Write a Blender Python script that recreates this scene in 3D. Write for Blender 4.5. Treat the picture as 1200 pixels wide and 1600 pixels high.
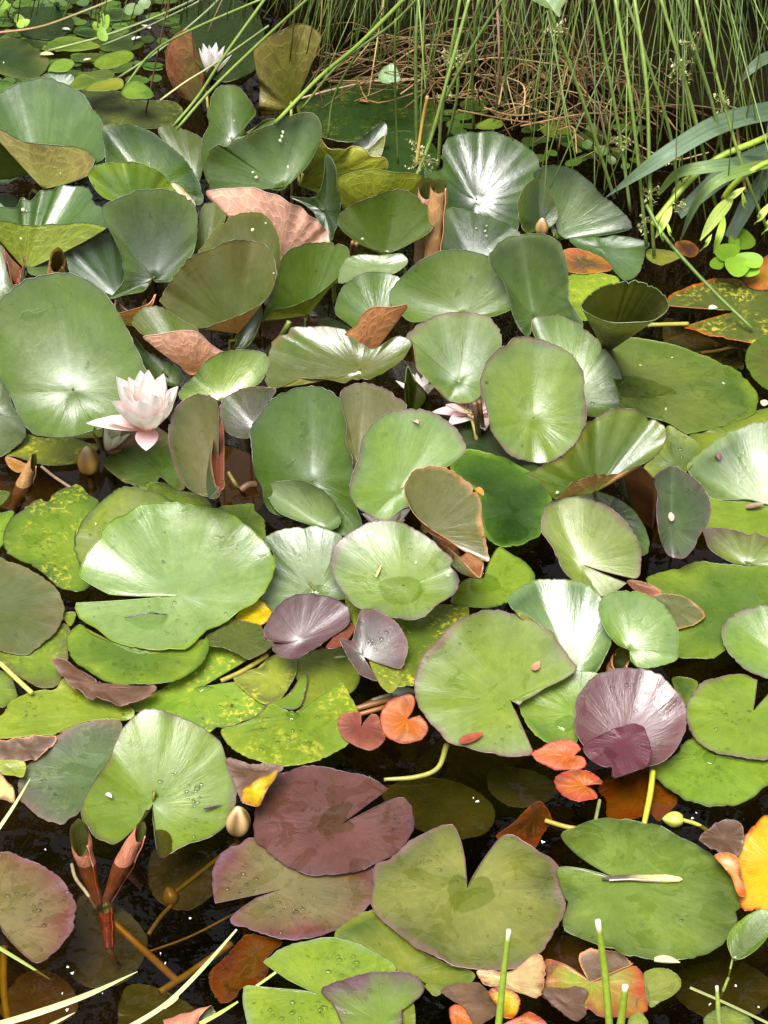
import bpy, bmesh, math, random, zlib
import numpy as np
from mathutils import Vector, Matrix

scene = bpy.context.scene
for o in list(bpy.data.objects):
    bpy.data.objects.remove(o)
COL = scene.collection

# ---------------------------------------------------------------- camera
PITCH = math.radians(38.0)
CAM_H = 1.5
FPX = 3209.0                       # focal length in pixels of the 1200 x 1600 photograph
cam_data = bpy.data.cameras.new("camera")
cam_data.sensor_fit = 'VERTICAL'
cam_data.sensor_height = 36.0
cam_data.lens = 36.0 * FPX / 1600.0
cam_data.clip_start = 0.05
cam_data.clip_end = 400.0
cam = bpy.data.objects.new("camera", cam_data)
cam.location = (0, 0, CAM_H)
cam.rotation_euler = (math.pi / 2 - PITCH, 0, 0)
COL.objects.link(cam)
scene.camera = cam

# ---------------------------------------------------------------- sky and sun (bright overcast)
SUN_EL, SUN_AZ = math.radians(68), math.radians(202)     # azimuth clockwise from +Y: behind the camera, to the left
world = bpy.data.worlds.new("World")
scene.world = world
world.use_nodes = True
wn = world.node_tree.nodes
bg = wn['Background']
sky = wn.new('ShaderNodeTexSky')
sky.sky_type = 'NISHITA'
sky.sun_disc = False
sky.sun_elevation = SUN_EL
sky.sun_rotation = SUN_AZ
sky.air_density = 1.0
sky.dust_density = 6.0
sky.ozone_density = 1.0
hsv = wn.new('ShaderNodeHueSaturation')                  # cloud cover: the blue is mostly gone
hsv.inputs['Saturation'].default_value = 0.32
world.node_tree.links.new(sky.outputs['Color'], hsv.inputs['Color'])
world.node_tree.links.new(hsv.outputs['Color'], bg.inputs['Color'])
bg.inputs['Strength'].default_value = 0.105
sun_data = bpy.data.lights.new("sun", 'SUN')
sun_data.energy = 3.2
sun_data.angle = math.radians(31)
sun_data.color = (1.0, 0.98, 0.955)
sun = bpy.data.objects.new("sun", sun_data)
sd = Vector((math.sin(SUN_AZ) * math.cos(SUN_EL), math.cos(SUN_AZ) * math.cos(SUN_EL), math.sin(SUN_EL)))
sun.rotation_euler = sd.to_track_quat('Z', 'Y').to_euler()
sun.location = sd * 20
COL.objects.link(sun)
scene.view_settings.view_transform = 'Standard'
scene.view_settings.look = 'None'
scene.view_settings.exposure = 0.97
scene.view_settings.gamma = 1.0
scene.cycles.max_bounces = 8
scene.cycles.transparent_max_bounces = 12
scene.cycles.caustics_reflective = False
scene.cycles.caustics_refractive = False

# ---------------------------------------------------------------- from a pixel of the photograph to a place in the pond
CAM = np.array([0.0, 0.0, CAM_H])
FW = np.array([0.0, math.cos(PITCH), -math.sin(PITCH)])
UP = np.array([0.0, math.sin(PITCH), math.cos(PITCH)])
RT = np.array([1.0, 0.0, 0.0])

def rays(p):
    p = np.asarray(p, float).reshape(-1, 2)
    return FW + ((p[:, 0] - 600) / FPX)[:, None] * RT - ((p[:, 1] - 800) / FPX)[:, None] * UP

def at_z(px, py, z=0.0):
    d = rays((px, py))[0]
    return CAM + d * ((z - CAM_H) / d[2])

def to_px(P):
    v = np.asarray(P) - CAM
    t = v @ FW
    return np.stack([600 + FPX * (v @ RT) / t, 800 - FPX * (v @ UP) / t], -1), t

def pxm(px, py):
    """metres per photo pixel at the water under a pixel"""
    return float(np.linalg.norm(at_z(px, py, 0.03) - CAM)) / FPX

def pl(s):
    return np.array([[float(a) for a in t.split(',')] for t in s.split()])

# ---------------------------------------------------------------- objects
def link(o):
    COL.objects.link(o)
    return o

def tag(o, label=None, cat=None, group=None, kind=None):
    if label: o['label'] = label
    if cat: o['category'] = cat
    if group: o['group'] = group
    if kind: o['kind'] = kind
    return o

def empty(name, loc):
    o = bpy.data.objects.new(name, None)
    o.empty_display_size = 0.02
    o.location = loc
    return link(o)

def mesh_obj(name, verts, faces, mat, parent=None, smooth=True, cols=None, origin=None, mats=None, midx=None):
    me = bpy.data.meshes.new(name)
    verts = np.asarray(verts, float)
    if origin is None:
        origin = np.array(parent.location) if parent is not None else verts.mean(0)
    v = verts - np.asarray(origin)
    me.from_pydata(v.tolist(), [], [list(map(int, f)) for f in faces])
    for m in (mats or [mat]):
        me.materials.append(m)
    if midx is not None:
        me.polygons.foreach_set('material_index', np.asarray(midx, np.int32))
    if smooth:
        me.polygons.foreach_set('use_smooth', np.ones(len(me.polygons), bool))
    for k, c in (cols or {}).items():
        a = me.attributes.new(k, 'FLOAT_COLOR', 'POINT')
        c = np.asarray(c, float)
        if c.shape[1] == 3:
            c = np.hstack([c, np.ones((len(c), 1))])
        a.data.foreach_set('color', c.astype(np.float32).ravel())
    me.update()
    o = bpy.data.objects.new(name, me)
    if parent is not None:
        o.parent = parent
        o.location = np.asarray(origin) - np.array(parent.location)
    else:
        o.location = origin
    return link(o)

class MB:
    """collects geometry for ONE mesh"""
    def __init__(self):
        self.v, self.f, self.c = [], [], []
    def add(self, V, F, col=None):
        b = len(self.v)
        self.v.extend(np.asarray(V).tolist())
        self.f.extend([[b + i for i in f] for f in F])
        n = len(V)
        if col is None: col = (1, 1, 1)
        col = np.asarray(col, float)
        if col.ndim == 1: col = np.tile(col, (n, 1))
        self.c.extend(col.tolist())
    def build(self, name, mat, parent=None, **k):
        return mesh_obj(name, np.array(self.v), self.f, mat, parent, cols={'tint': np.array(self.c)}, **k)

def smooth_path(P, n):
    """Catmull-Rom through points, evenly resampled"""
    P = np.asarray(P, float)
    if len(P) == 2:
        t = np.linspace(0, 1, n)[:, None]
        return P[0] * (1 - t) + P[1] * t
    Q = np.vstack([2 * P[0] - P[1], P, 2 * P[-1] - P[-2]])
    out = []
    for i in range(1, len(Q) - 2):
        t = np.linspace(0, 1, 14, endpoint=False)[:, None]
        p0, p1, p2, p3 = Q[i - 1], Q[i], Q[i + 1], Q[i + 2]
        out.append(0.5 * ((2 * p1) + (-p0 + p2) * t + (2 * p0 - 5 * p1 + 4 * p2 - p3) * t ** 2 + (-p0 + 3 * p1 - 3 * p2 + p3) * t ** 3))
    out.append(P[-1:])
    c = np.vstack(out)
    L = np.r_[0, np.cumsum(np.linalg.norm(np.diff(c[:, :3], axis=0), axis=1))]
    s = np.linspace(0, L[-1], n)
    return np.stack([np.interp(s, L, c[:, k]) for k in range(c.shape[1])], -1)

def smooth_loop(P, n):
    P = np.asarray(P, float)
    Q = np.vstack([P[-2:], P, P[:3]])
    out = []
    for i in range(2, len(P) + 2):
        t = np.linspace(0, 1, 14, endpoint=False)[:, None]
        p0, p1, p2, p3 = Q[i - 1], Q[i], Q[i + 1], Q[i + 2]
        out.append(0.5 * ((2 * p1) + (-p0 + p2) * t + (2 * p0 - 5 * p1 + 4 * p2 - p3) * t ** 2 + (-p0 + 3 * p1 - 3 * p2 + p3) * t ** 3))
    c = np.vstack(out + [P[:1]])
    L = np.r_[0, np.cumsum(np.linalg.norm(np.diff(c[:, :2], axis=0), axis=1))]
    s = np.linspace(0, L[-1], n + 1)[:-1]
    return np.stack([np.interp(s, L, c[:, k]) for k in range(c.shape[1])], -1)

def tube_geo(P, r, sides=6, cap=True):
    P = np.asarray(P, float)
    n = len(P)
    r = np.broadcast_to(np.asarray(r, float), (n,))
    T = np.gradient(P, axis=0)
    T /= np.linalg.norm(T, axis=1)[:, None] + 1e-12
    a = np.array([0, 0, 1.0]) if abs(T[0, 2]) < 0.9 else np.array([1.0, 0, 0])
    N = np.cross(T[0], a); N /= np.linalg.norm(N)
    V = []
    for i in range(n):
        N = N - T[i] * (N @ T[i]); N /= np.linalg.norm(N) + 1e-12
        B = np.cross(T[i], N)
        for k in range(sides):
            w = 2 * math.pi * k / sides
            V.append(P[i] + r[i] * (math.cos(w) * N + math.sin(w) * B))
    F = []
    for i in range(n - 1):
        for k in range(sides):
            k2 = (k + 1) % sides
            F.append((i * sides + k, i * sides + k2, (i + 1) * sides + k2, (i + 1) * sides + k))
    if cap:
        F.append(tuple(range(sides))[::-1])
        F.append(tuple((n - 1) * sides + k for k in range(sides)))
    return np.array(V), F

def ribbon_geo(P, w, nrm, fold=0.25, thick=0.0):
    """a blade: a centre line with widths, V-folded along the middle; 5 points across"""
    P = np.asarray(P, float); n = len(P)
    w = np.asarray(w, float)
    T = np.gradient(P, axis=0); T /= np.linalg.norm(T, axis=1)[:, None] + 1e-12
    nrm = np.broadcast_to(np.asarray(nrm, float), (n, 3))
    S = np.cross(T, nrm); S /= np.linalg.norm(S, axis=1)[:, None] + 1e-12
    N = np.cross(S, T)
    V, F = [], []
    us = tuple(np.linspace(-1, 1, 9))
    for i in range(n):
        for u in us:
            V.append(P[i] + S[i] * u * w[i] / 2 + N[i] * (abs(u) - 0.5) * fold * w[i] / 2)
    for i in range(n - 1):
        for k in range(8):
            a = i * 9 + k
            F.append((a, a + 1, a + 10, a + 9))
    return np.array(V), F
# ---------------------------------------------------------------- materials
class NT:
    def __init__(self, name):
        self.m = bpy.data.materials.new(name)
        self.m.use_nodes = True
        self.t = self.m.node_tree
        self.t.nodes.clear()
        self.out = self.t.nodes.new('ShaderNodeOutputMaterial')
    def n(self, typ, **kw):
        nd = self.t.nodes.new(typ)
        for k, v in kw.items():
            if k.startswith('i_'):
                s = nd.inputs[int(k[2:])] if k[2:].isdigit() else nd.inputs[k[2:].replace('_', ' ')]
                if hasattr(v, 'is_linked') or isinstance(v, bpy.types.NodeSocket):
                    self.t.links.new(v, s)
                else:
                    s.default_value = v
            else:
                setattr(nd, k, v)
        return nd
    def l(self, a, b):
        self.t.links.new(a, b)
    def math(self, op, a, b=None, c=None, clamp=False):
        kw = {'i_0': a}
        if b is not None: kw['i_1'] = b
        if c is not None: kw['i_2'] = c
        nd = self.n('ShaderNodeMath', operation=op, **kw)
        nd.use_clamp = clamp
        return nd.outputs[0]
    def mix(self, f, a, b, blend='MIX'):
        nd = self.n('ShaderNodeMix', data_type='RGBA', blend_type=blend)
        for s, v in ((nd.inputs[0], f), (nd.inputs[6], a), (nd.inputs[7], b)):
            if isinstance(v, bpy.types.NodeSocket): self.l(v, s)
            else: s.default_value = v if not isinstance(v, tuple) or len(v) == 4 else (*v, 1)
        return nd.outputs[2]
    def ramp(self, x, lo, hi, a=0.0, b=1.0):
        nd = self.n('ShaderNodeMapRange', i_0=x)
        nd.interpolation_type = 'SMOOTHSTEP'
        for k, v in ((1, lo), (2, hi), (3, a), (4, b)):
            if isinstance(v, bpy.types.NodeSocket): self.l(v, nd.inputs[k])
            else: nd.inputs[k].default_value = v
        return nd.outputs[0]
    def noise(self, vec, scale, detail=3.0, rough=0.55, dist=0.0):
        nd = self.n('ShaderNodeTexNoise', i_Vector=vec, i_Scale=scale, i_Detail=detail, i_Roughness=rough, i_Distortion=dist)
        return nd.outputs[0]
    def attr(self, name):
        return self.n('ShaderNodeAttribute', attribute_type='GEOMETRY', attribute_name=name)

def leaf_material():
    N = NT('lily leaf')
    up, dn, prm, lp = N.attr('c_up'), N.attr('c_dn'), N.attr('prm'), N.attr('lp')
    geo = N.n('ShaderNodeNewGeometry')
    ps = N.n('ShaderNodeSeparateColor', i_0=prm.outputs['Color'])
    mott, wet, net = ps.outputs[0], ps.outputs[1], ps.outputs[2]
    seed = prm.outputs['Alpha']
    ls = N.n('ShaderNodeSeparateXYZ', i_0=lp.outputs['Vector'])
    lx, ly, ss = ls.outputs[0], ls.outputs[1], ls.outputs[2]          # leaf coordinates in metres, 0..1 outwards
    th = N.math('ARCTAN2', ly, lx)
    pos = geo.outputs['Position']
    # polar coordinates that run along the veins
    pol = N.n('ShaderNodeCombineXYZ', i_0=N.math('MULTIPLY', N.math('COSINE', th), 3.0),
              i_1=N.math('MULTIPLY', N.math('SINE', th), 3.0), i_2=N.math('ADD', N.math('MULTIPLY', ss, 0.9), seed)).outputs[0]
    streak = N.noise(pol, 2.6, 5, 0.62, 0.4)
    streak2 = N.noise(pol, 7.0, 3, 0.6, 0.2)
    blotch = N.noise(pos, 17.0, 4, 0.6, 0.3)
    fine = N.noise(pos, 160.0, 3, 0.6)
    # veins: main radial ribs that fork outwards
    warp = N.math('MULTIPLY', N.math('SUBTRACT', N.noise(pol, 1.4, 2), 0.5), 0.9)
    thw = N.math('ADD', th, warp)
    rib1 = N.math('POWER', N.math('ABSOLUTE', N.math('COSINE', N.math('MULTIPLY', thw, 6.0))), 42.0)
    rib2 = N.math('POWER', N.math('ABSOLUTE', N.math('COSINE', N.math('ADD', N.math('MULTIPLY', thw, 12.0), N.math('MULTIPLY', ss, 1.6)))), 36.0)
    rib = N.math('MAXIMUM', N.math('MULTIPLY', rib1, N.ramp(ss, 1.0, 0.1)), N.math('MULTIPLY', rib2, N.ramp(ss, 0.25, 0.7, 0, 0.7)))
    # net of small veins (Voronoi cells stretched along the radius)
    vv = N.n('ShaderNodeCombineXYZ', i_0=N.math('MULTIPLY', thw, 3.4), i_1=N.math('MULTIPLY', ss, 3.6), i_2=seed).outputs[0]
    cells = N.n('ShaderNodeTexVoronoi', feature='DISTANCE_TO_EDGE', i_Vector=vv, i_Scale=1.5, i_Randomness=0.85).outputs[0]
    netv = N.ramp(cells, 0.09, 0.0)
    veins = N.math('MAXIMUM', rib, N.math('MULTIPLY', netv, 0.8))
    # ---- upper side
    c = up.outputs['Color']
    c = N.mix(N.ramp(blotch, 0.30, 0.72, 0.0, 0.55), c, N.mix(1.0, c, (0.60, 0.72, 0.62), 'MULTIPLY'))
    c = N.mix(N.math('MULTIPLY', N.ramp(streak, 0.35, 0.75, 0.0, 0.3), N.ramp(ss, 0.05, 0.5)), c, N.mix(1.0, c, (1.35, 1.28, 1.15), 'MULTIPLY'))
    c = N.mix(N.math('MULTIPLY', N.ramp(streak2, 0.45, 0.7, 0.0, 0.2), N.ramp(ss, 0.1, 0.6)), c, N.mix(1.0, c, (0.72, 0.78, 0.75), 'MULTIPLY'))
    c = N.mix(N.ramp(fine, 0.35, 0.7, 0.0, 0.3), c, N.mix(1.0, c, (0.74, 0.80, 0.70), 'MULTIPLY'))
    c = N.mix(N.math('MULTIPLY', veins, 0.12), c, N.mix(1.0, c, (1.7, 1.6, 1.6), 'MULTIPLY'))
    mid = N.noise(pos, 48.0, 4, 0.68, 0.6)
    c = N.mix(N.ramp(mid, 0.38, 0.62, 0.0, 0.42), c, N.mix(1.0, c, (0.66, 0.74, 0.62), 'MULTIPLY'))
    c = N.mix(N.ramp(N.noise(pos, 31.0, 3, 0.7, 1.0), 0.55, 0.72, 0.0, 0.35), c, N.mix(1.0, c, (1.45, 1.32, 1.2), 'MULTIPLY'))
    # a broken film of rain water: smooth and a little darker inside, waxy and dull outside
    fn = N.noise(pos, 26.0, 4, 0.6, 0.8)
    flo = N.math('SUBTRACT', 0.70, N.math('MULTIPLY', wet, 0.20))
    film = N.ramp(fn, flo, N.math('ADD', flo, 0.018))
    c = N.mix(N.math('MULTIPLY', film, 0.55), N.mix(N.math('MULTIPLY', wet, 0.35), c, N.mix(1.0, c, (1.22, 1.2, 1.5), 'MULTIPLY')), N.mix(1.0, c, (0.80, 0.84, 0.62), 'MULTIPLY'))
    # yellow mottling where the leaf ages
    mo = N.math('MULTIPLY', N.ramp(N.noise(pos, 150.0, 4, 0.7), 0.50, 0.60), N.ramp(N.noise(pos, 20.0, 3), 0.44, 0.58))
    mo = N.math('MULTIPLY', mo, N.ramp(N.math('ADD', streak, N.math('MULTIPLY', ss, 0.25)), 0.45, 0.75))
    c = N.mix(N.math('MULTIPLY', mo, mott, clamp=True), c, (0.50, 0.44, 0.04, 1))
    # rot and red flush of dying leaves (negative mottling)
    rot = N.math('MULTIPLY', N.math('MAXIMUM', N.math('MULTIPLY', mott, -1.0), 0.0), 1.0)
    rn = N.math('ADD', N.noise(pos, 34.0, 5, 0.7, 0.9), N.math('MULTIPLY', N.math('SUBTRACT', ss, 0.6), 0.16))
    c = N.mix(N.math('MULTIPLY', N.ramp(N.math('ADD', N.noise(pos, 22.0, 4, 0.65), N.math('MULTIPLY', N.math('SUBTRACT', ss, 0.5), 0.2)), 0.42, 0.72, 0, 0.75), rot), c, (0.36, 0.055, 0.02, 1))
    c = N.mix(N.math('MULTIPLY', N.ramp(rn, 0.56, 0.66, 0, 0.9), rot), c, (0.085, 0.045, 0.022, 1))
    c = N.mix(N.math('MULTIPLY', N.math('MULTIPLY', rib, N.ramp(ss, 1.0, 0.4)), N.math('MULTIPLY', rot, 0.5)), c, (0.6, 0.42, 0.08, 1))
    # small dark and brown specks
    v1 = N.n('ShaderNodeTexVoronoi', feature='F1', i_Vector=N.n('ShaderNodeVectorMath', operation='ADD', i_0=pos, i_1=N.n('ShaderNodeVectorMath', operation='SCALE', i_0=N.n('ShaderNodeTexNoise', i_Scale=240.0, i_Vector=pos).outputs[1], i_Scale=0.006).outputs[0]).outputs[0], i_Scale=70.0, i_Randomness=1.0)
    sep = N.n('ShaderNodeSeparateColor', i_0=v1.outputs['Color'])
    sz = N.math('MULTIPLY', N.ramp(sep.outputs[0], 0.86, 1.0), 0.15)
    sp = N.math('MULTIPLY', N.ramp(N.math('SUBTRACT', v1.outputs['Distance'], sz), 0.04, -0.02), N.math('GREATER_THAN', sep.outputs[0], 0.88))
    c = N.mix(N.math('MULTIPLY', sp, 0.65), c, (0.035, 0.030, 0.012, 1))
    # ---- under side
    d = dn.outputs['Color']
    d = N.mix(N.ramp(blotch, 0.3, 0.7, 0.0, 0.5), d, N.mix(1.0, d, (0.66, 0.62, 0.60), 'MULTIPLY'))
    d = N.mix(N.math('MULTIPLY', N.ramp(cells, 0.5, 0.05, 0.0, 0.55), net), N.mix(1.0, d, (0.86, 0.80, 0.78), 'MULTIPLY'), N.mix(1.0, d, (1.25, 1.25, 1.15), 'MULTIPLY'))
    d = N.mix(N.math('MULTIPLY', veins, N.math('MULTIPLY', net, 0.55)), d, N.mix(1.0, d, (1.5, 1.75, 1.4), 'MULTIPLY'))
    col = N.mix(geo.outputs['Backfacing'], c, d)
    # relief: quilted between the veins, fine grain of the wax
    h = N.math('ADD', N.math('MULTIPLY', streak, 0.9), N.math('ADD', N.math('MULTIPLY', fine, 0.05), N.math('MULTIPLY', blotch, 0.55)))
    h = N.math('ADD', h, N.math('MULTIPLY', N.math('SUBTRACT', N.ramp(cells, 0.0, 0.45), veins), N.math('MULTIPLY', geo.outputs['Backfacing'], N.math('MULTIPLY', net, 0.4))))
    h = N.math('MULTIPLY', h, N.ramp(ss, 0.08, 0.62, 0.04, 1.0))
    h = N.math('ADD', h, N.math('MULTIPLY', mid, 0.35))
    h = N.math('ADD', h, N.math('MULTIPLY', film, 0.07))
    bmp = N.n('ShaderNodeBump', i_Strength=0.42, i_Distance=0.0022, i_Height=h)
    rough = N.math('ADD', N.ramp(N.noise(pos, 30.0, 4, 0.65), 0.3, 0.7, 0.27, 0.44), N.math('MULTIPLY', geo.outputs['Backfacing'], 0.12))
    rough = N.math('SUBTRACT', rough, N.math('MULTIPLY', film, 0.14))
    rough = N.math('ADD', rough, N.math('MULTIPLY', N.math('SUBTRACT', N.math('FRACT', seed), 0.5), 0.16))
    rough = N.math('MAXIMUM', rough, 0.10)
    p = N.n('ShaderNodeBsdfPrincipled', i_Base_Color=col, i_Roughness=rough, i_Normal=bmp.outputs[0])
    p.inputs['IOR'].default_value = 1.5
    N.l(N.math('SUBTRACT', 0.85, N.math('MULTIPLY', geo.outputs['Backfacing'], 0.35)), p.inputs['Specular IOR Level'])
    tr = N.n('ShaderNodeBsdfTranslucent', i_Normal=bmp.outputs[0],
             i_Color=N.mix(1.0, N.mix(0.5, c, d), (1.7, 1.9, 0.85), 'MULTIPLY'))
    mx = N.n('ShaderNodeMixShader', i_0=0.20, i_1=p.outputs[0], i_2=tr.outputs[0])
    N.l(mx.outputs[0], N.out.inputs[0])
    return N.m

def tint_material(name, rough=0.45, spec=0.5, transl=0.0, nscale=60.0, namp=0.35, bump=0.3, stretch=None):
    """colour from the mesh's tint attribute, broken up by noise"""
    N = NT(name)
    a = N.attr('tint')
    geo = N.n('ShaderNodeNewGeometry')
    pos = geo.outputs['Position']
    n1 = N.noise(pos, nscale, 4, 0.62)
    n2 = N.noise(pos, nscale * 0.22, 3, 0.6)
    c = N.mix(N.ramp(n1, 0.35, 0.7, 0, namp), a.outputs['Color'], N.mix(1.0, a.outputs['Color'], (0.55, 0.55, 0.5), 'MULTIPLY'))
    c = N.mix(N.ramp(n2, 0.35, 0.7, 0, namp), c, N.mix(1.0, c, (1.35, 1.3, 1.2), 'MULTIPLY'))
    b = N.n('ShaderNodeBump', i_Strength=bump, i_Distance=0.002, i_Height=n1)
    p = N.n('ShaderNodeBsdfPrincipled', i_Base_Color=c, i_Roughness=rough, i_Normal=b.outputs[0])
    p.inputs['Specular IOR Level'].default_value = spec
    sh = p.outputs[0]
    if transl:
        t = N.n('ShaderNodeBsdfTranslucent', i_Color=N.mix(1.0, c, (1.3, 1.3, 1.1), 'MULTIPLY'), i_Normal=b.outputs[0])
        sh = N.n('ShaderNodeMixShader', i_0=transl, i_1=sh, i_2=t.outputs[0]).outputs[0]
    N.l(sh, N.out.inputs[0])
    return N.m

def water_material():
    N = NT('pond water')
    geo = N.n('ShaderNodeNewGeometry')
    pos = geo.outputs['Position']
    h = N.math('ADD', N.noise(pos, 9.0, 2, 0.5), N.math('MULTIPLY', N.noise(pos, 60.0, 2, 0.5), 0.06))
    b = N.n('ShaderNodeBump', i_Strength=0.12, i_Distance=0.01, i_Height=h)
    fr = N.n('ShaderNodeFresnel', i_IOR=1.33, i_Normal=b.outputs[0])
    tr = N.n('ShaderNodeBsdfTransparent', i_Color=(0.58, 0.47, 0.28, 1))
    gl = N.n('ShaderNodeBsdfGlossy', i_Roughness=0.0, i_Color=(1, 1, 1, 1), i_Normal=b.outputs[0])
    mx = N.n('ShaderNodeMixShader', i_0=fr.outputs[0], i_1=tr.outputs[0], i_2=gl.outputs[0])
    N.l(mx.outputs[0], N.out.inputs[0])
    return N.m

def film_material(name='puddles', tint=(0.86, 0.91, 0.76, 1)):
    """clear water lying on the leaves"""
    N = NT(name)
    geo = N.n('ShaderNodeNewGeometry')
    b = N.n('ShaderNodeBump', i_Strength=0.1, i_Distance=0.003, i_Height=N.noise(geo.outputs['Position'], 60.0, 2))
    fr = N.n('ShaderNodeFresnel', i_IOR=1.33, i_Normal=b.outputs[0])
    tr = N.n('ShaderNodeBsdfTransparent', i_Color=tint)
    gl = N.n('ShaderNodeBsdfGlossy', i_Roughness=0.03, i_Normal=b.outputs[0])
    mx = N.n('ShaderNodeMixShader', i_0=N.math('MULTIPLY', fr.outputs[0], 1.0), i_1=tr.outputs[0], i_2=gl.outputs[0])
    N.l(mx.outputs[0], N.out.inputs[0])
    return N.m

def mud_material(name, c1, c2, scale=6.0):
    N = NT(name)
    geo = N.n('ShaderNodeNewGeometry')
    pos = geo.outputs['Position']
    n1 = N.noise(pos, scale, 6, 0.65, 0.4)
    n2 = N.noise(pos, scale * 7, 4, 0.65)
    c = N.mix(N.ramp(n1, 0.35, 0.68), c1, c2)
    c = N.mix(N.ramp(n2, 0.4, 0.7, 0, 0.6), c, (0.008, 0.008, 0.004, 1))
    b = N.n('ShaderNodeBump', i_Strength=0.8, i_Distance=0.02, i_Height=n2)
    p = N.n('ShaderNodeBsdfPrincipled', i_Base_Color=c, i_Roughness=0.95, i_Normal=b.outputs[0])
    p.inputs['Specular IOR Level'].default_value = 0.08
    N.l(p.outputs[0], N.out.inputs[0])
    return N.m

M_LEAF = leaf_material()
M_RIM = tint_material('leaf rim', 0.4, 0.6, 0.0, 90, 0.4, 0.2)
M_STEM = tint_material('stalk', 0.42, 0.5, 0.0, 120, 0.4, 0.3)
M_PETAL = tint_material('petal', 0.55, 0.3, 0.32, 40, 0.06, 0.12)
M_BUD = tint_material('bud', 0.34, 0.6, 0.0, 70, 0.3, 0.3)
M_BLADE = tint_material('blade', 0.45, 0.4, 0.15, 40, 0.35, 0.2)
M_DRY = tint_material('dry stem', 0.7, 0.25, 0.0, 120, 0.6, 0.4)
M_DEAD = tint_material('dead leaf', 0.5, 0.5, 0.08, 55, 0.8, 0.9)
M_WATER = water_material()
M_FILM = film_material()
M_BEAD = film_material('beads', (0.985, 0.99, 0.97, 1))
M_BED = mud_material('pond mud', (0.010, 0.008, 0.004, 1), (0.040, 0.030, 0.013, 1))
M_BANK = mud_material('bank soil', (0.006, 0.005, 0.003, 1), (0.014, 0.013, 0.005, 1), 9.0)
# ---------------------------------------------------------------- the pond and its bank
def grid_sheet(name, x0, x1, y0, y1, nx, ny, zf, mat):
    xs, ys = np.linspace(x0, x1, nx), np.linspace(y0, y1, ny)
    X, Y = np.meshgrid(xs, ys)
    Z = zf(X, Y)
    V = np.stack([X.ravel(), Y.ravel(), Z.ravel()], -1)
    F = [(j * nx + i, j * nx + i + 1, (j + 1) * nx + i + 1, (j + 1) * nx + i) for j in range(ny - 1) for i in range(nx - 1)]
    return tag(mesh_obj(name, V, F, mat, origin=(0, 0, 0)), kind='structure')

def bank_z(X, Y):
    edge = 3.02 + 0.95 / (1 + np.exp((X + 0.16) * 9)) - 0.28 * np.clip(X - 0.35, 0, 2) + 0.05 * np.sin(X * 9)
    t = (Y - edge)
    return np.where(t < 0, np.maximum(-0.34, t * 0.9), np.minimum(1.2, 0.22 * np.sqrt(np.maximum(t, 0)) + 0.25 * np.maximum(t, 0))) + 0.015 * np.sin(X * 23 + Y * 17) + 0.012 * np.sin(X * 41 - Y * 31) - 0.02

grid_sheet('ground', -40, 40, -12, 70, 2, 2, lambda X, Y: np.full_like(X, -0.9), M_BANK)
grid_sheet('pond_bed', -4, 4, -0.5, 8, 140, 150, bank_z, M_BED)
grid_sheet('water', -4.0, 4.0, -0.5, 7.5, 2, 2, lambda X, Y: np.zeros_like(X), M_WATER)
# ---------------------------------------------------------------- lily pads
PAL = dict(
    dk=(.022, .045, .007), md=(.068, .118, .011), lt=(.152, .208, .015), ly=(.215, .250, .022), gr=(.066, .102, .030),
    ol=(.080, .098, .018), bz=(.130, .112, .036), pu=(.105, .038, .042), ps=(.135, .066, .074), pk=(.62, .34, .27), cu=(.50, .21, .095),
    cd=(.29, .105, .055), og=(.40, .080, .002), rd=(.31, .026, .010), yw=(.60, .40, .004), bn=(.085, .046, .022), tn=(.52, .40, .19),
    am=(.36, .150, .012), yg=(.30, .32, .026), uo=(.150, .150, .020), ug=(.26, .29, .030), rb=(.17, .045, .026), gp=(.095, .090, .070),
    pr=(.17, .105, .08), lg=(.160, .208, .066), wi=(.080, .012, .020), go=(.165, .192, .032), mr=(.112, .038, .026), ub=(.19, .155, .045), uc=(.15, .19, .020), sk=(.10, .11, .03), sk2=(.11, .11, .07), sk3=(.16, .09, .035))
RNG = np.random.default_rng(7)
random.seed(7)
CELL = 6
DE = np.full((1700 // CELL + 60, 1300 // CELL + 60), -1.0)        # how near the nearest leaf already stands, per patch of the view
LEAVES = {}
NT_, NR_ = 112, 15

def plane_normal(T, R, centre):
    T, R = math.radians(T), math.radians(R)
    n = np.array([math.tan(R) if abs(R) < 1.4 else math.copysign(6, R), 0, 0.0]) + np.array([0, -math.sin(T), math.cos(T)])
    return n / np.linalg.norm(n)

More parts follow.
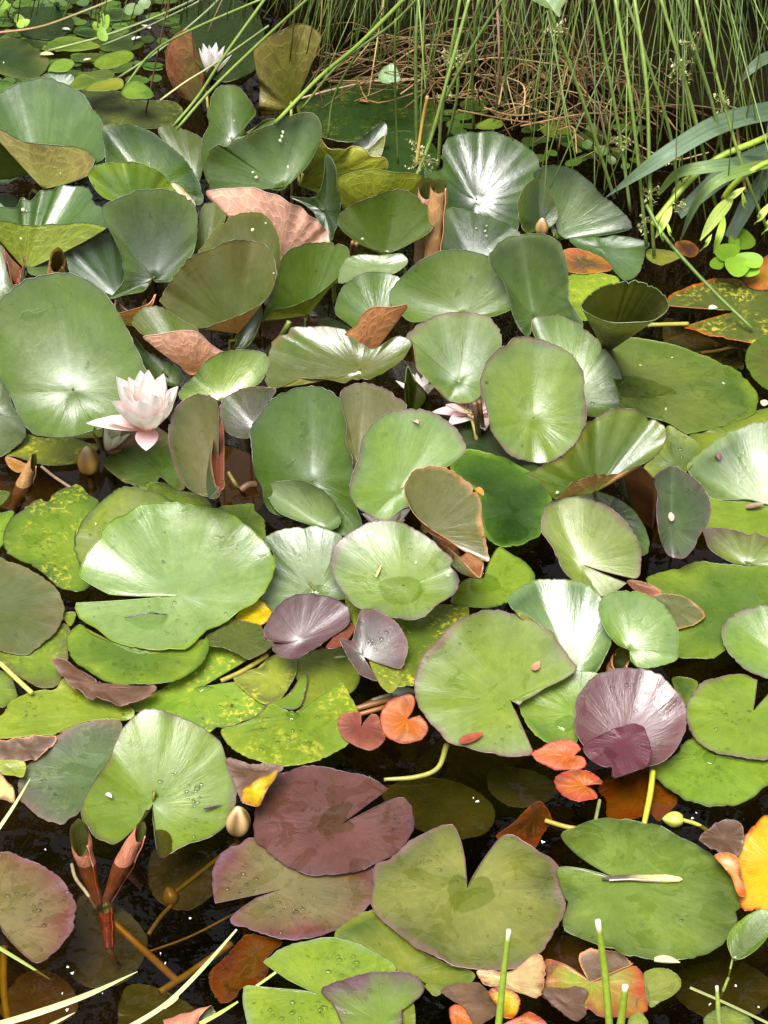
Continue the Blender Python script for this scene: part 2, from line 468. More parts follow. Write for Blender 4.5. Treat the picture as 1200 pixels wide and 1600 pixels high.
def make_sheet(S, h):
    """points of one leaf blade: rim traced on its tilted plane, drawn in to where the stalk joins"""
    n = S['n']
    c = at_z(*S['anchor'], h)
    d = rays(S['rim'][:, :2])
    t = ((c - CAM) @ n) / (d @ n)
    tc = (c - CAM) @ FW
    t = np.clip(t, tc - S['reach'], tc + S['reach'])
    t = t - S['rim'][:, 2]
    Rm = CAM + d * t[:, None]
    if S.get('az') is not None:
        A = at_z(*S['at'], S['az'])
    else:
        da = rays(S['at'])[0]
        ta = ((c - CAM) @ n) / (da @ n)
        ta = np.clip(ta, tc - S['reach'], tc + S['reach'])
        A = CAM + da * (ta + S['ad'])
    size = float(np.mean(np.linalg.norm(Rm - A, axis=1)))
    m = len(Rm)
    s = np.linspace(0, 1, NR_) ** 0.85
    V = A + (Rm - A)[:, None, :] * s[None, :, None]
    # leaf coordinates
    e1 = np.array([1.0, 0, 0]) - n * n[0]; e1 /= np.linalg.norm(e1)
    e2 = np.cross(n, e1)
    lx, ly = (V - A) @ e1, (V - A) @ e2
    th = np.arctan2(ly[:, -1], lx[:, -1])
    ph = S['ph']
    disp = np.zeros((m, NR_))
    disp += S['und'] * size * (s[None, :] ** 2) * (0.6 * np.cos(2 * th + ph[0]) + 0.4 * np.cos(3 * th + ph[1]) + 0.25 * np.cos(5 * th + ph[2]))[:, None]
    rp = sum(a_ * np.cos(k_ * th + p_) for k_, a_, p_ in S['ripples'])
    disp += S['rip'] * min(1.0, size / 0.085) * (s[None, :] ** 3) * rp[:, None]
    disp -= S['dish'] * size * (1 - s ** 2)[None, :]
    disp -= S['bowl'] * size * (4 * s * (1 - s))[None, :]
    for fx, fy, k in S['fold']:
        df = rays((fx, fy))[0]
        Fp = CAM + df * (((c - CAM) @ n) / (df @ n))
        Ap = CAM + rays(S['at'])[0] * (((c - CAM) @ n) / (rays(S['at'])[0] @ n))
        u = Fp - Ap; u /= np.linalg.norm(u)
        w = np.cross(n, u)
        q = (V - A) @ w
        disp += k * (np.sqrt(q * q + (0.045 * size) ** 2) - 0.045 * size)
    if S.get('crumple'):
        ar = np.random.default_rng(int(S['ph'][0] * 1e6))
        for _ in range(7):
            kx, ky = ar.normal(0, 1, 2) * ar.uniform(35, 150)
            disp += S['crumple'] * ar.normal(0, .5) * np.sin(kx * lx + ky * ly + ar.uniform(0, 6.28)) * np.minimum(1, s * 2)[None, :]
    V = V + disp[..., None] * n
    return V, lx, ly, s, size, A

def e_of(V):
    P = V.reshape(-1, 3)
    px, t = to_px(P)
    d = rays(px)
    t0 = -CAM_H / d[:, 2]
    return px, 1 - t / t0

def cells_of(px):
    ix = ((px[:, 0] + 150) / CELL).astype(int); iy = ((px[:, 1] + 100) / CELL).astype(int)
    ok = (ix >= 0) & (iy >= 0) & (ix < DE.shape[1]) & (iy < DE.shape[0])
    return ix, iy, ok

def prep(rim, at, T, R, open_, u, n_=NT_, **k):
    P = pl(rim) if isinstance(rim, str) else np.asarray(rim, float)
    if P.shape[1] == 2: P = np.hstack([P, np.zeros((len(P), 1))])
    area = 0.5 * np.sum(P[:, 0] * np.roll(P[:, 1], -1) - np.roll(P[:, 0], -1) * P[:, 1])
    want_neg = not u                      # counter-clockwise in the picture when the upper side faces the viewer
    if (area < 0) != want_neg: P = P[::-1]
    rim_s = smooth_path(P, n_) if open_ else smooth_loop(P, n_)
    cen = P[:, :2].mean(0)
    cen2 = np.array(at, float)
    span = np.hypot(*(P[:, :2].max(0) - P[:, :2].min(0)))
    if (span > 70 or k.get('ragged')) and not u:                                     # nibbled and frayed places along the edge
        idx = np.arange(len(rim_s))
        q = np.zeros(len(rim_s))
        for _ in range(RNG.integers(0, 4)):
            q = np.maximum(q, RNG.uniform(.015, .05) * np.exp(-((idx - RNG.integers(4, len(rim_s) - 4)) / RNG.uniform(.5, 1.6)) ** 2))
        q += (.011 if k.get('ragged') else .006) * RNG.normal(0, 1, len(rim_s))
        rim_s[:, :2] += (cen2 - rim_s[:, :2]) * q[:, None]
    S = dict(rim=rim_s, at=np.array(at, float), n=plane_normal(T, R, cen), open=open_, u=u, anchor=tuple(cen), T=T)
    S['reach'] = k.get('reach', 0.16)
    S['ad'] = k.get('ad')
    S['az'] = k.get('az')
    S['und'] = k.get('und', 0.085 if abs(T) > 12 else 0.014)
    S['rip'] = k.get('rip', 0.0013 if abs(T) > 12 else 0.0009)
    S['bowl'] = k.get('bowl', 0.05 if abs(T) > 12 else 0.0)
    f = k.get('fold', [])
    S['fold'] = [f] if isinstance(f, tuple) else f
    S['ph'] = RNG.uniform(0, 6.28, 5)
    S['crumple'] = k.get('crumple', 0.0)
    S['ripples'] = [(k_, RNG.normal(0, .55) * (9 / k_) ** .4, RNG.uniform(0, 6.28)) for k_ in (4, 6, 7, 9, 11, 13, 16, 19)]
    S['dish'] = k.get('dish', 0.09 if (abs(T) > 12 and S['ad'] is None and S['az'] is None) else 0.0)
    if abs(T) > 20 and not S['fold'] and not u and len(P) > 8:
        far = P[np.argmax(np.hypot(P[:, 0] - at[0], (P[:, 1] - at[1]) * (1.0 if True else 1)))]
        S['fold'] = [(far[0], far[1], float(RNG.uniform(.08, .24)))]
    if S['ad'] is None:
        S['ad'] = 0.0 if abs(T) > 12 else 0.001
    return S

def blade_mesh(name, S, V, lx, ly, s, parent, cols, prm, seed, mat=None):
    m = V.shape[0]
    A = V[0, 0]
    verts = [V[:, 1:, :].reshape(-1, 3), A[None]]
    nr = NR_ - 1
    ci = m * nr
    F = []
    rng = range(m - 1) if S['open'] else range(m)
    for i in rng:
        j = (i + 1) % m
        F.append((ci, i * nr, j * nr))
        for k in range(nr - 1):
            F.append((i * nr + k, i * nr + k + 1, j * nr + k + 1, j * nr + k))
    ss = np.tile(s[1:], m)
    jit = RNG.normal(0, 1, 8)
    th = np.arctan2(ly[:, -1], lx[:, -1])
    w = np.repeat(0.10 * np.cos(th * 3 + jit[0]) + 0.08 * np.cos(5 * th + jit[1]) + 0.05 * np.cos(9 * th + jit[2]), nr)
    f = np.clip((ss + w) ** 3.0, 0, 1)
    ci_, cr_, ce_, cd_, cdr_ = [np.array(c) for c in cols]
    cup = ci_ * (1 - f)[:, None] + cr_ * f[:, None]
    g = np.clip((ss + w * 0.25 - 0.935) / 0.065, 0, 1)
    cup = cup * (1 - g)[:, None] + ce_ * g[:, None]
    f2 = np.clip(ss + w, 0, 1) ** 1.6
    cdn = cd_ * (1 - f2)[:, None] + cdr_ * f2[:, None]
    c0u, c0d = ci_, cd_
    up = np.vstack([cup, c0u]); dn = np.vstack([cdn, c0d])
    lp = np.vstack([np.stack([lx[:, 1:].ravel(), ly[:, 1:].ravel(), ss], -1), [0, 0, 0]])
    pr = np.tile(np.array([*prm, seed]), (m * nr + 1, 1))
    vv = np.vstack(verts)
    # the rounded edge of the blade
    rim = V[:, -1, :]
    if S['open']:
        path = np.vstack([V[0, 2:-1, :], rim, V[-1, 2:-1, :][::-1]])
    else:
        path = np.vstack([rim, rim[:2]])
    rr = max(0.0005, min(0.0009, 0.008 * float(np.mean(np.hypot(lx[:, -1], ly[:, -1])))))
    tv, tf = tube_geo(path, rr, 5, False)
    b = len(vv)
    F2 = [tuple(b + q for q in f_) for f_ in tf]
    edge = ce_ * 0.95
    z = np.tile(edge, (len(tv), 1))
    cols_ = {'c_up': np.vstack([up, z]), 'c_dn': np.vstack([dn, z]), 'lp': np.vstack([lp, np.tile([0.05, 0.03, 0.95], (len(tv), 1))]),
             'prm': np.vstack([pr, np.tile([0, prm[1], 0, seed], (len(tv), 1))])}
    if mat is not None:
        cols_['tint'] = cols_['c_up']
    return mesh_obj(name, np.vstack([vv, tv]), F + F2, mat or M_LEAF, parent, cols=cols_)

def colours(c):
    """'inner rim edge under under_rim' palette keys"""
    k = c.split()
    ci = PAL[k[0]]; cr = PAL[k[1]] if len(k) > 1 else ci
    ce = PAL[k[2]] if len(k) > 2 else cr
    cd = PAL[k[3]] if len(k) > 3 else PAL['uo']
    cdr = PAL[k[4]] if len(k) > 4 else cd
    v = RNG.uniform(0.88, 1.14, 3) * np.array([1, 1, 1])
    s = RNG.uniform(0.9, 1.12)
    return [np.array(x) * v * s for x in (ci, cr, ce)] + [np.array(cd) * s, np.array(cdr) * s]

def petiole(parent, A, n, base_px=None, r=0.0028, col=(.13, .14, .02), depth=0.22):
    A = np.asarray(A)
    if base_px is not None:
        B = at_z(*base_px, 0.0)
        n = np.asarray(n) if n[1] < 0 else -np.asarray(n)
    else:
        d = (A - CAM) / (CAM[2] - A[2])
        B = A + d * A[2] * 0.9; B[0] += RNG.uniform(-.008, .008); B[2] = 0.0
    D = B + (B - A) * 0.15 + np.array([RNG.uniform(-.03, .03), RNG.uniform(0.0, .06), -depth])
    mid = A * 0.62 + B * 0.38 + np.array([RNG.uniform(-.004, .004), 0.002, 0.0]) - (np.asarray(n) * .022 if base_px is not None else 0)
    P = smooth_path(np.array([A - n * 0.0042 + np.array([0, .002, 0]), mid, B, D]), 18)
    V, F = tube_geo(P, np.r_[r * .5, np.linspace(r * 0.85, r * 1.1, 17)], 7)
    mb = MB(); mb.add(V, F, np.array(col) * RNG.uniform(.85, 1.15))
    return mb.build('petiole', M_STEM, parent)

def L(rim, at, cols, label, T=0, R=0, o=0, u=0, h=None, pet=None, mott=0.0, wet=0.3, net=1.0, extra=(), key=None,
      name='lily_pad', cat='lily pad', group='water lily pads', cap=None, sub=False, mat=None, eps=0.0011, stalk=True, pcol=(.13, .14, .02), **k):
    global RNG
    RNG = np.random.default_rng(zlib.crc32(label.encode()))
    if mat is M_DEAD: (k.setdefault('crumple', .0022), k.setdefault('ragged', True))
    elif name == 'dying_leaf': k.setdefault('crumple', .0014), k.setdefault('ragged', True)
    S0 = prep(rim, at, T, R, o, u, **k)
    sheets = [('blade', S0, cols, mott)]
    for ex in extra:
        kk = dict(ex)
        nm = kk.pop('name', 'folded_lobe'); cc = kk.pop('cols'); r_ = kk.pop('rim'); a_ = kk.pop('at', at)
        o_ = kk.pop('o', 1); u_ = kk.pop('u', 0); T_ = kk.pop('T', T); R_ = kk.pop('R', R); mo_ = kk.pop('mott', 0.0)
        Sx = prep(r_, a_, T_, R_, o_, u_, n_=56, **kk)
        Sx['dt'] = kk.get('dt', 0.0)
        sheets.append((nm, Sx, cc, mo_))
    raised = abs(T) > 12
    def geom(hh):
        G = []
        for i, (nm, S, cc, mo_) in enumerate(sheets):
            g = make_sheet(S, hh)
            if S.get('dt'):
                V = g[0]; V = V + (CAM - V) / np.linalg.norm(CAM - V, axis=-1, keepdims=True) * S['dt']
                g = (V,) + g[1:5] + (V[0, 0],)
            G.append(g)
        return G
    hh = h if h is not None else (0.10 if raised else 0.0045)
    G = geom(hh)
    if h is None and raised:
        for _ in range(3):
            mz = min(g[0][..., 2].min() for g in G)
            hh += 0.012 - mz
            G = geom(hh)
    h_start = hh
    if not sub:
        lim = cap if cap is not None else (0.22 if raised else 0.05)
        for it in range(4):
            dfs = []
            for g in G:
                px, e = e_of(g[0][:, 1:])
                ix, iy, ok = cells_of(px)
                dd = DE[iy[ok], ix[ok]]
                ov = dd > -0.5
                if ov.any(): dfs.append((dd[ov] + eps / CAM_H - e[ok][ov]))
            if not dfs: break
            q = float(np.quantile(np.concatenate(dfs), 0.972))
            if q <= 0.0002: break
            hh = min(h_start + lim, hh + q * CAM_H * 1.02)
            G = geom(hh)
    for (nm, S, cc, mo_), g in zip(sheets, G):
        if not sub and not raised:
            g[0][..., 2] = np.maximum(g[0][..., 2], 0.0022)
        px, e = e_of(g[0])
        ix, iy, ok = cells_of(px)
        np.maximum.at(DE, (iy[ok], ix[ok]), e[ok])
    A = G[0][5]
    has_stalk = stalk and (raised or pet is not None)
    seed = float(RNG.uniform(0, 20))
    if has_stalk or len(sheets) > 1:
        root = empty(name, (A[0], A[1], 0.0))
        tag(root, label, cat, group)
        for (nm, S, cc, mo_), g in zip(sheets, G):
            blade_mesh(nm, S, g[0], g[1], g[2], g[3], root, colours(cc), (mo_, wet, net), seed, mat)
        if has_stalk:
            petiole(root, A, S0['n'] * (1 if not u else 1), pet, r=0.0026 if G[0][4] > 0.05 else 0.0016, col=pcol)
    else:
        g = G[0]
        root = blade_mesh(name, S0, g[0], g[1], g[2], g[3], None, colours(cols), (mott, wet, net), seed, mat)
        tag(root, label, cat, group)
    LEAVES[key or label] = [g[0] for g in G]
    zz = max(g[0][..., 2].max() for g in G)
    if hh - h_start > 0.06 or zz > 0.33:
        print('LIFT %.3f top %.2f T%d  %s' % (hh - h_start, zz, T, label))
    return root

def on_leaf(key, px, py, lift=0.0):
    best = None
    for V in LEAVES[key]:
        q, e = e_of(V)
        d = (q[:, 0] - px) ** 2 + (q[:, 1] - py) ** 2
        i = np.argsort(d)[:16]
        A_ = np.stack([np.ones(16), q[i, 0] - px, q[i, 1] - py], -1)
        w = 1 / (d[i] + 6.0)
        ee = float(np.linalg.solve(A_.T @ (A_ * w[:, None]) + np.diag([1e-9, 1e-5, 1e-5]), A_.T @ (e[i] * w))[0])
        if best is None or d[i[0]] < best[0]: best = (d[i[0]], ee)
    d = rays((px, py))[0]
    t0 = -CAM_H / d[2]
    P = CAM + d * t0 * (1 - best[1])
    return P + np.array([0, 0, lift])

_S = {}
def surf(px, py, lift=0.0):
    """the top-most leaf surface under a pixel"""
    if not _S:
        Q, E = [], []
        for sheets in LEAVES.values():
            for V in sheets:
                q, e = e_of(V); Q.append(q); E.append(e)
        _S['q'], _S['e'] = np.vstack(Q), np.concatenate(E)
    q, e = _S['q'], _S['e']
    d2 = (q[:, 0] - px) ** 2 + (q[:, 1] - py) ** 2
    near = d2 < 9.0 ** 2
    if not near.any():
        return at_z(px, py, lift)
    em = e[near].max()
    sel = near & (e > em - 0.0035)
    w = 1 / (d2[sel] + 3.0)
    ee = float((e[sel] * w).sum() / w.sum())
    d = rays((px, py))[0]
    return CAM + d * (-CAM_H / d[2]) * (1 - ee) + np.array([0, 0, lift])
# ---------------------------------------------------------------- lily pads, from the far side of the pond to the near side
UPY = 'dk dk ol uo cu'
# far, flat on the water
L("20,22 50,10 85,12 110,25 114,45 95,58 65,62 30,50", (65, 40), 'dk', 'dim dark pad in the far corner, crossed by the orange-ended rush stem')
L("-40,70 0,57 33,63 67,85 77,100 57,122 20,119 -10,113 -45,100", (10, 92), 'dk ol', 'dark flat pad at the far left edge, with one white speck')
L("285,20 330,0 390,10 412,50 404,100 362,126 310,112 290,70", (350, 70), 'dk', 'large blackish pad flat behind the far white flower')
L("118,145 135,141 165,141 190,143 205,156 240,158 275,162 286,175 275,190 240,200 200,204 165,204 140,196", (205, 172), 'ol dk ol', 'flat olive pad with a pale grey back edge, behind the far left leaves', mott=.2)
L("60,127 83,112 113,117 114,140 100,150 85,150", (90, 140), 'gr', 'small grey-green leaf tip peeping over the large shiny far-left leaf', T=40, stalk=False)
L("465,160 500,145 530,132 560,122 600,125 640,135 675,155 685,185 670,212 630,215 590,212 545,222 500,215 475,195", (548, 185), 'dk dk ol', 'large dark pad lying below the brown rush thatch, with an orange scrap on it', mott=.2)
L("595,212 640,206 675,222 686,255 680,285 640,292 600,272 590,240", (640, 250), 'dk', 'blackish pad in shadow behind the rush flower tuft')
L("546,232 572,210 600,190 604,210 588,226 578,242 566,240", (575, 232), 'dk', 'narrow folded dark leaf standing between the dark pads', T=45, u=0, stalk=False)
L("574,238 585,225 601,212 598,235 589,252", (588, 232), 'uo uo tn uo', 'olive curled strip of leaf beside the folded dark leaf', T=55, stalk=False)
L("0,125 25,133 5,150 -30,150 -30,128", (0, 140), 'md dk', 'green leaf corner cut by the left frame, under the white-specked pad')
L("247,205 265,195 285,203 312,215 318,225 316,262 308,290 290,282 270,240", (300, 280), 'ol ol ol', 'folded olive leaf between the far pads and the hole-bitten leaf', T=45, h=.05)
# the two copper and olive leaves standing with their backs to us
L("297,47 283,50 267,63 259,87 262,113 273,137 293,160 313,140 320,120 313,98 305,75 300,56", (316, 153), 'dk dk cu ub cd', 'copper-backed leaf standing upright beside the far white flower', T=-80, u=1, R=10, net=1.0, pet=(325, 168), pcol=(.30, .28, .03), h=.07, und=.03)
L("398,80 420,57 447,43 467,43 497,50 501,62 490,83 480,113 467,143 457,166 425,172 407,173 403,163 407,140 400,110", (456, 164), 'dk dk ol uo ub', 'upright fan-shaped leaf showing its ribbed olive back, far centre', T=-82, u=1, R=-8, pet=(455, 186), net=1.0, pcol=(.22, .26, .03), h=.06, rip=.004)
# far left stand of raised leaves
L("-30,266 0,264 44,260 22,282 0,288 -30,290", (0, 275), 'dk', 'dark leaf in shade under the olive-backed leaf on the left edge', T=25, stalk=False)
L("-40,200 0,206 16,220 34,242 45,262 20,265 0,266 -40,270", (40, 262), 'dk dk uo ol ol', 'dull olive underside of a leaf on the left edge, below the large shiny leaf', T=-45, u=1, stalk=False, h=.05)
L("140,288 151,261 140,245 126,235 112,232 90,229 68,227 46,224 24,216 4,207 -25,200 -30,175 -5,150 27,133 57,127 90,132 127,153 150,183 163,205 168,235 169,255 162,262", (67, 295), 'md gr gr uo ub', 'large far-left leaf with a white shine band and its copper-olive front turned down', T=38, o=1, ad=.035, h=.12, pet=(46, 312), fold=(30, 135, .30), bowl=.02)
L("160,200 187,198 217,203 247,217 283,247 307,280 318,307 313,323 293,313 270,300 230,300 200,290 170,268 165,235", (235, 290), 'md dk gr', 'broad dark green leaf with a pale left end, arching behind the striped shiny leaf', T=40, h=.1)
L("139,276 146,264 160,257 178,254 200,254 220,257 240,265 252,272 268,286 282,302 250,312 216,314 190,316 178,315 160,308 146,290", (215, 330), 'md lt lt uo', 'upright leaf with bright white stripes of shine across its top', T=52, ad=.015, h=.13, rip=.004)
L("268,288 280,291 302,314 304,324 290,314", (285, 305), 'tn', 'thin pale curled rim behind the biggest dark left leaf', T=40, stalk=False)
L("344,134 360,132 374,138 386,152 396,170 401,180 391,192 382,204 389,209 404,197 416,190 432,190 420,210 400,226 372,236 352,236 340,246 328,262 328,292 318,264 315,236 318,216 328,194 324,182 328,170 332,150", (362, 218), 'md md ol', 'tall green leaf bitten through beside its middle, behind the specked leaf', T=50, h=.1)
L("498,218 512,220 526,222 536,226 546,236 560,238 572,240 580,248 602,252 604,266 570,273 528,281 500,295 480,288 466,283 478,266 490,248 499,234", (468, 282), 'md md tn ug yg', 'ruffled yellow-green leaf back with strong ribs, left of the sage-green pair', T=-72, u=1, net=1.0, rip=.006, h=.08)
L("326,248 340,228 354,232 370,220 400,206 430,192 450,182 476,177 490,178 500,192 503,212 494,236 480,260 464,276 440,297 420,294 400,297 370,299 332,300 329,280 323,274", (440, 292), 'md dk ol', 'large dark leaf speckled white, in front of the bitten leaf', T=55, fold=(470, 180, .12), h=.12)
L("510,241 520,250 527,268 527,288 531,304 534,324 526,356 518,378 508,366 498,344 480,322 455,308 472,309 490,309 502,296 508,270", (507, 330), 'dk dk gr', 'narrow pointed dark leaf standing upright right of the pink-backed leaf', T=58, R=-25, h=.11)
L("528,280 560,272 604,267 630,270 656,275 660,282 656,306 620,314 560,326 544,332 534,324 530,300", (592, 332), 'lt lt lt yg ug', 'bright yellow-green leaf back with fine ribs, left of the rolled copper leaves', T=-70, u=1, net=.9, h=.09)
L("322,304 336,300 370,298 400,298 420,300 440,304 460,314 480,330 496,344 506,358 514,379 480,382 460,390 446,400 410,402 375,370 345,335", (438, 402), 'dk dk pk pk pk', 'pink and copper leaf back with a net of raised veins', T=-88, u=1, net=1.0, h=.1, rip=.004)
L("308,368 311,350 316,324 326,317 336,317 342,324 353,337 346,355 328,380 308,398 303,398", (322, 400), 'ol ol ol', 'small dark olive leaf squeezed beside the biggest dark left leaf', T=52, h=.08)
L("692,262 692,236 698,220 712,211 730,209 745,207 758,206 774,210 800,222 824,238 838,254 842,275 835,300 815,335 805,368 780,364 740,352 700,338 676,310 664,275 680,270", (745, 310), 'dk md gr', 'big dark two-lobed leaf with grey shine, beside the far rolled copper leaves', T=36, fold=(750, 206, .16), h=.06)
L("698,328 720,327 740,334 764,342 790,352 810,366 812,390 790,404 740,406 698,402 686,380 690,350", (740, 404), 'dk gr gr', 'grey-green leaf with tiny white flecks, below the big two-lobed leaf', T=42, h=.05)
L("833,277 850,263 877,261 897,267 923,287 943,307 967,327 983,347 983,360 950,368 900,374 877,371 867,343 870,327 857,307", (866, 370), 'md dk dk', 'smooth triangular dark leaf on the right, under the long iris blade', T=48, h=.05)
L("808,333 810,310 823,287 843,280 860,310 870,333 862,353 836,361 817,363", (845, 350), 'dk md bz', 'small glossy leaf with a torn brown edge, left of the triangular leaf', T=52, R=20, h=.05)
L("890,375 917,370 967,370 1013,382 1008,394 1002,418 990,432 976,435 966,428 950,412 920,400", (940, 385), 'gr md gr', 'low grey-green leaf with a pale edge under the triangular leaf', T=18, h=.02)
# second row, left
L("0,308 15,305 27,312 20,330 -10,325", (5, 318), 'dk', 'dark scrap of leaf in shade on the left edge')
L("-20,310 0,317 10,328 17,342 15,349 -20,349", (-8, 340), 'gr', 'pale grey leaf tip on the left edge, beside a white bloom', T=35, stalk=False)
L("105,384 128,384 144,374 174,368 186,384 194,400 196,420 198,432 192,450 178,467 160,458 140,440 115,434 105,410", (184, 464), 'dk dk ol', 'very dark leaf between the olive cup leaf and the biggest dark left leaf', T=45, h=.06)
L("-30,345 -5,330 24,326 33,308 46,312 62,298 80,294 94,285 112,286 128,288 140,296 144,308 143,314 158,328 172,344 177,356 172,367 160,361 140,356 112,351 90,350 78,347 48,348 20,349 -15,351", (40, 422), 'md gr gr uc uc', 'cup-shaped leaf with a bright olive front on the left edge', T=22, ad=.0, az=.05, h=.12, pet=(38, 440), bowl=.02)
L("44,417 70,400 78,400 75,425 50,430", (62, 415), 'gr', 'small bluish leaf scrap behind the rolled copper leaf tip on the left', stalk=False)
L("161,328 178,316 196,308 216,299 240,296 264,297 280,302 296,312 306,326 309,344 308,368 302,394 290,412 274,432 264,440 244,441 238,434 228,452 216,458 196,461 174,467 186,450 194,434 190,400 178,370 166,350", (240, 434), 'dk md gr uo cu', 'biggest dark leaf of the far left, broad and upright with a grey top edge', T=54, h=.1, extra=[dict(rim="176,468 200,463 232,456 243,441 236,462 224,485 205,495 185,480", at=(222, 487), cols='dk dk cu uo cu', T=-35, u=1, o=0, h=.1)])
L("308,400 320,382 338,358 360,340 380,333 400,333 416,338 428,352 436,370 439,390 438,412 434,430 400,436 350,426 320,416", (402, 445), 'ol ol uo', 'olive leaf with pale flecks right behind the bronze oval leaf', T=55, h=.09)
L("529,340 540,328 560,318 584,308 604,300 624,296 640,301 656,312 670,326 678,336 678,352 668,366 646,378 620,391 604,394 580,389 560,381 540,366 529,352", (602, 400), 'md md ol ug', 'lens-shaped bright green leaf left of the rolled copper leaf', T=55, ad=.02, pet=(634, 430), h=.12, pcol=(.34, .36, .04), rip=.004)
L("444,400 460,387 480,381 510,378 530,380 542,387 546,397 542,416 520,440 486,466 450,481 428,484 410,505 418,478 430,445 438,415", (482, 492), 'md md ol ug uo', 'bright green bowl leaf with a pale underside lip, behind the copper hooked leaf', T=52, ad=.03, pet=(478, 512), h=.1, pcol=(.24, .28, .03))
L("402,482 408,478 408,500 390,538 368,545 374,524", (376, 540), 'dk dk ol', 'dark green flap hanging below the bronze oval leaf', T=50, stalk=False, h=.05)
L("256,478 254,474 258,460 266,448 280,428 298,408 330,390 360,379 392,376 412,382 424,394 430,412 432,432 426,452 408,474 380,490 346,504 320,511 304,512 286,502 268,490", (372, 521), 'ol bz bz cu cu', 'bronze-green oval leaf with a copper underside lip, left of centre', T=50, ad=.04, h=.1, pet=(360, 548), pcol=(.28, .30, .03), rip=.004)
L("555,398 600,400 628,400 636,412 602,430 560,436 530,442 535,412", (585, 415), 'lg', 'pale shiny leaf lying beneath the lens-shaped green leaf', T=14, stalk=False)
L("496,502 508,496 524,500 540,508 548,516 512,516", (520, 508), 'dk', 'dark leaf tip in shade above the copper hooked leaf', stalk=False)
L("200,510 212,530 226,545 250,560 275,575 284,586 276,602 256,600 226,578 214,560 204,540", (262, 590), 'md dk', 'dark glossy leaf edge below the copper folded leaf, behind the large flower', T=28, h=.02)
L("208,508 211,496 222,482 240,478 256,482 272,494 288,504 310,518 300,545 270,550 240,535 222,524 214,516", (298, 583), 'md ol ol cu cu', 'green leaf folded over to show a salmon-copper lobe, above the large flower', T=40, ad=.01, h=.08, pet=(300, 592), pcol=(.2, .2, .03),
  extra=[dict(rim="224,524 244,522 270,520 288,519 308,521 324,536 340,548 351,552 336,560 320,572 308,581 294,578 286,573 274,561 260,550 240,537", at=(300, 580), cols='dk dk pk cu pk', T=-78, u=1, o=0, h=.1, dt=.02)])
L("524,492 526,478 530,464 540,450 556,436 580,428 604,427 622,432 632,442 620,474 602,490 575,505 555,514 540,508 528,500", (590, 500), 'md md gr', 'mid green leaf with a grey top, left of the broad pale-striped leaf', T=32, h=.04)
L("608,470 612,452 630,432 650,416 676,402 696,396 722,395 750,400 770,408 785,420 796,440 802,480 780,494 755,498 725,498 700,494 670,502 640,504 615,480", (726, 490), 'md md gr', 'broad leaf with a pale silvery lower half, centre of the far stand', T=44, h=.06)
L("762,405 768,390 785,375 805,368 830,366 850,368 868,378 878,395 884,420 886,450 888,470 900,490 907,512 880,512 850,510 838,500 826,525 812,515 800,490 795,470 785,440 770,425", (835, 498), 'md gr lg', 'tall folded leaf with a white shine down its crease, right of centre', T=58, fold=(812, 368, .55), h=.09)
L("885,433 910,427 940,428 967,438 960,470 930,495 908,500 895,480 887,460", (930, 470), 'ly lt', 'flat yellow-green pad peeping out behind the brown-lined cup leaf', mott=.5)
L("1043,478 1046,464 1064,452 1088,444 1112,438 1140,438 1170,440 1200,448 1230,460 1245,490 1225,518 1195,534 1180,538 1160,534 1130,528 1100,522 1076,512 1068,509", (1152, 486), 'ol ol og', 'olive pad spattered yellow with an orange rim, on the right edge', o=1, mott=.9)
L("832,500 860,498 887,507 913,523 940,547 960,573 973,607 973,635 950,648 930,652 900,640 870,560 838,530", (890, 620), 'lt md bz', 'light green leaf rising behind the pale round bronze-edged leaf', T=30, h=.03)
L("948,553 967,537 987,528 1017,532 1047,538 1067,543 1090,553 1110,560 1127,570 1150,580 1170,600 1183,617 1183,633 1173,650 1133,663 1083,675 1067,673 1040,657 1000,647 973,637 962,600 952,575", (985, 602), 'go md lt', 'large flat oval pad on the right with a darker wet patch at its middle', key='p24', wet=.6)
L("1075,680 1100,675 1140,660 1185,640 1235,640 1245,680 1150,705 1090,705", (1150, 682), 'lt md', 'flat pad lying partly under the large flat oval pad, right edge')
L("1165,560 1170,543 1183,532 1200,523 1240,530 1250,570 1220,612 1197,607 1180,593 1168,577", (1205, 565), 'ol md', 'olive round pad cut by the right frame, below the yellow-spattered pad')
L("908,490 915,474 927,463 950,447 977,439 1000,442 1023,455 1040,473 1043,487 1033,497 1013,504 967,504 933,499", (948, 552), 'ol bz ol pr uo', 'cone-shaped cup leaf open to the top, with a dusky front, on the right', T=18, az=.035, h=.11, bowl=.0)
# centre rows
L("415,592 418,568 420,554 432,530 450,524 456,514 480,514 508,514 540,518 560,535 590,540 616,528 630,528 642,535 640,545 622,565 600,580 578,596 560,594 520,590 478,590 470,589 450,598 430,605 418,602", (562, 574), 'ol md bz', 'spread green leaf with one copper-backed lobe standing up like a hook', T=16, h=.05,
  extra=[dict(rim="634,472 612,474 586,476 574,482 562,494 558,506 536,526 528,544 518,560 510,572 524,577 554,577 566,571 576,556 592,538 612,510 624,494 636,478", at=(560, 573), cols='dk dk cu cu cu', T=-80, u=1, o=0, h=.09, dt=.02)])
L("637,563 648,585 660,600 668,615 662,636 645,641 635,638 632,615 633,590", (640, 636), 'dk dk ol ol uo', 'dark olive cone leaf beside the small hidden white flower', T=-40, u=1, stalk=False, h=.03)
L("635,527 653,510 683,493 717,487 747,490 770,503 783,530 778,560 765,590 752,615 748,622 733,630 710,628 690,617 670,597 653,580 648,560 645,537", (717, 594), 'md lg pr', 'fan-shaped grey-green leaf with a scalloped edge, on stalks above pink petals', T=45, pet=(745, 690), h=.07, pcol=(.26, .24, .05))
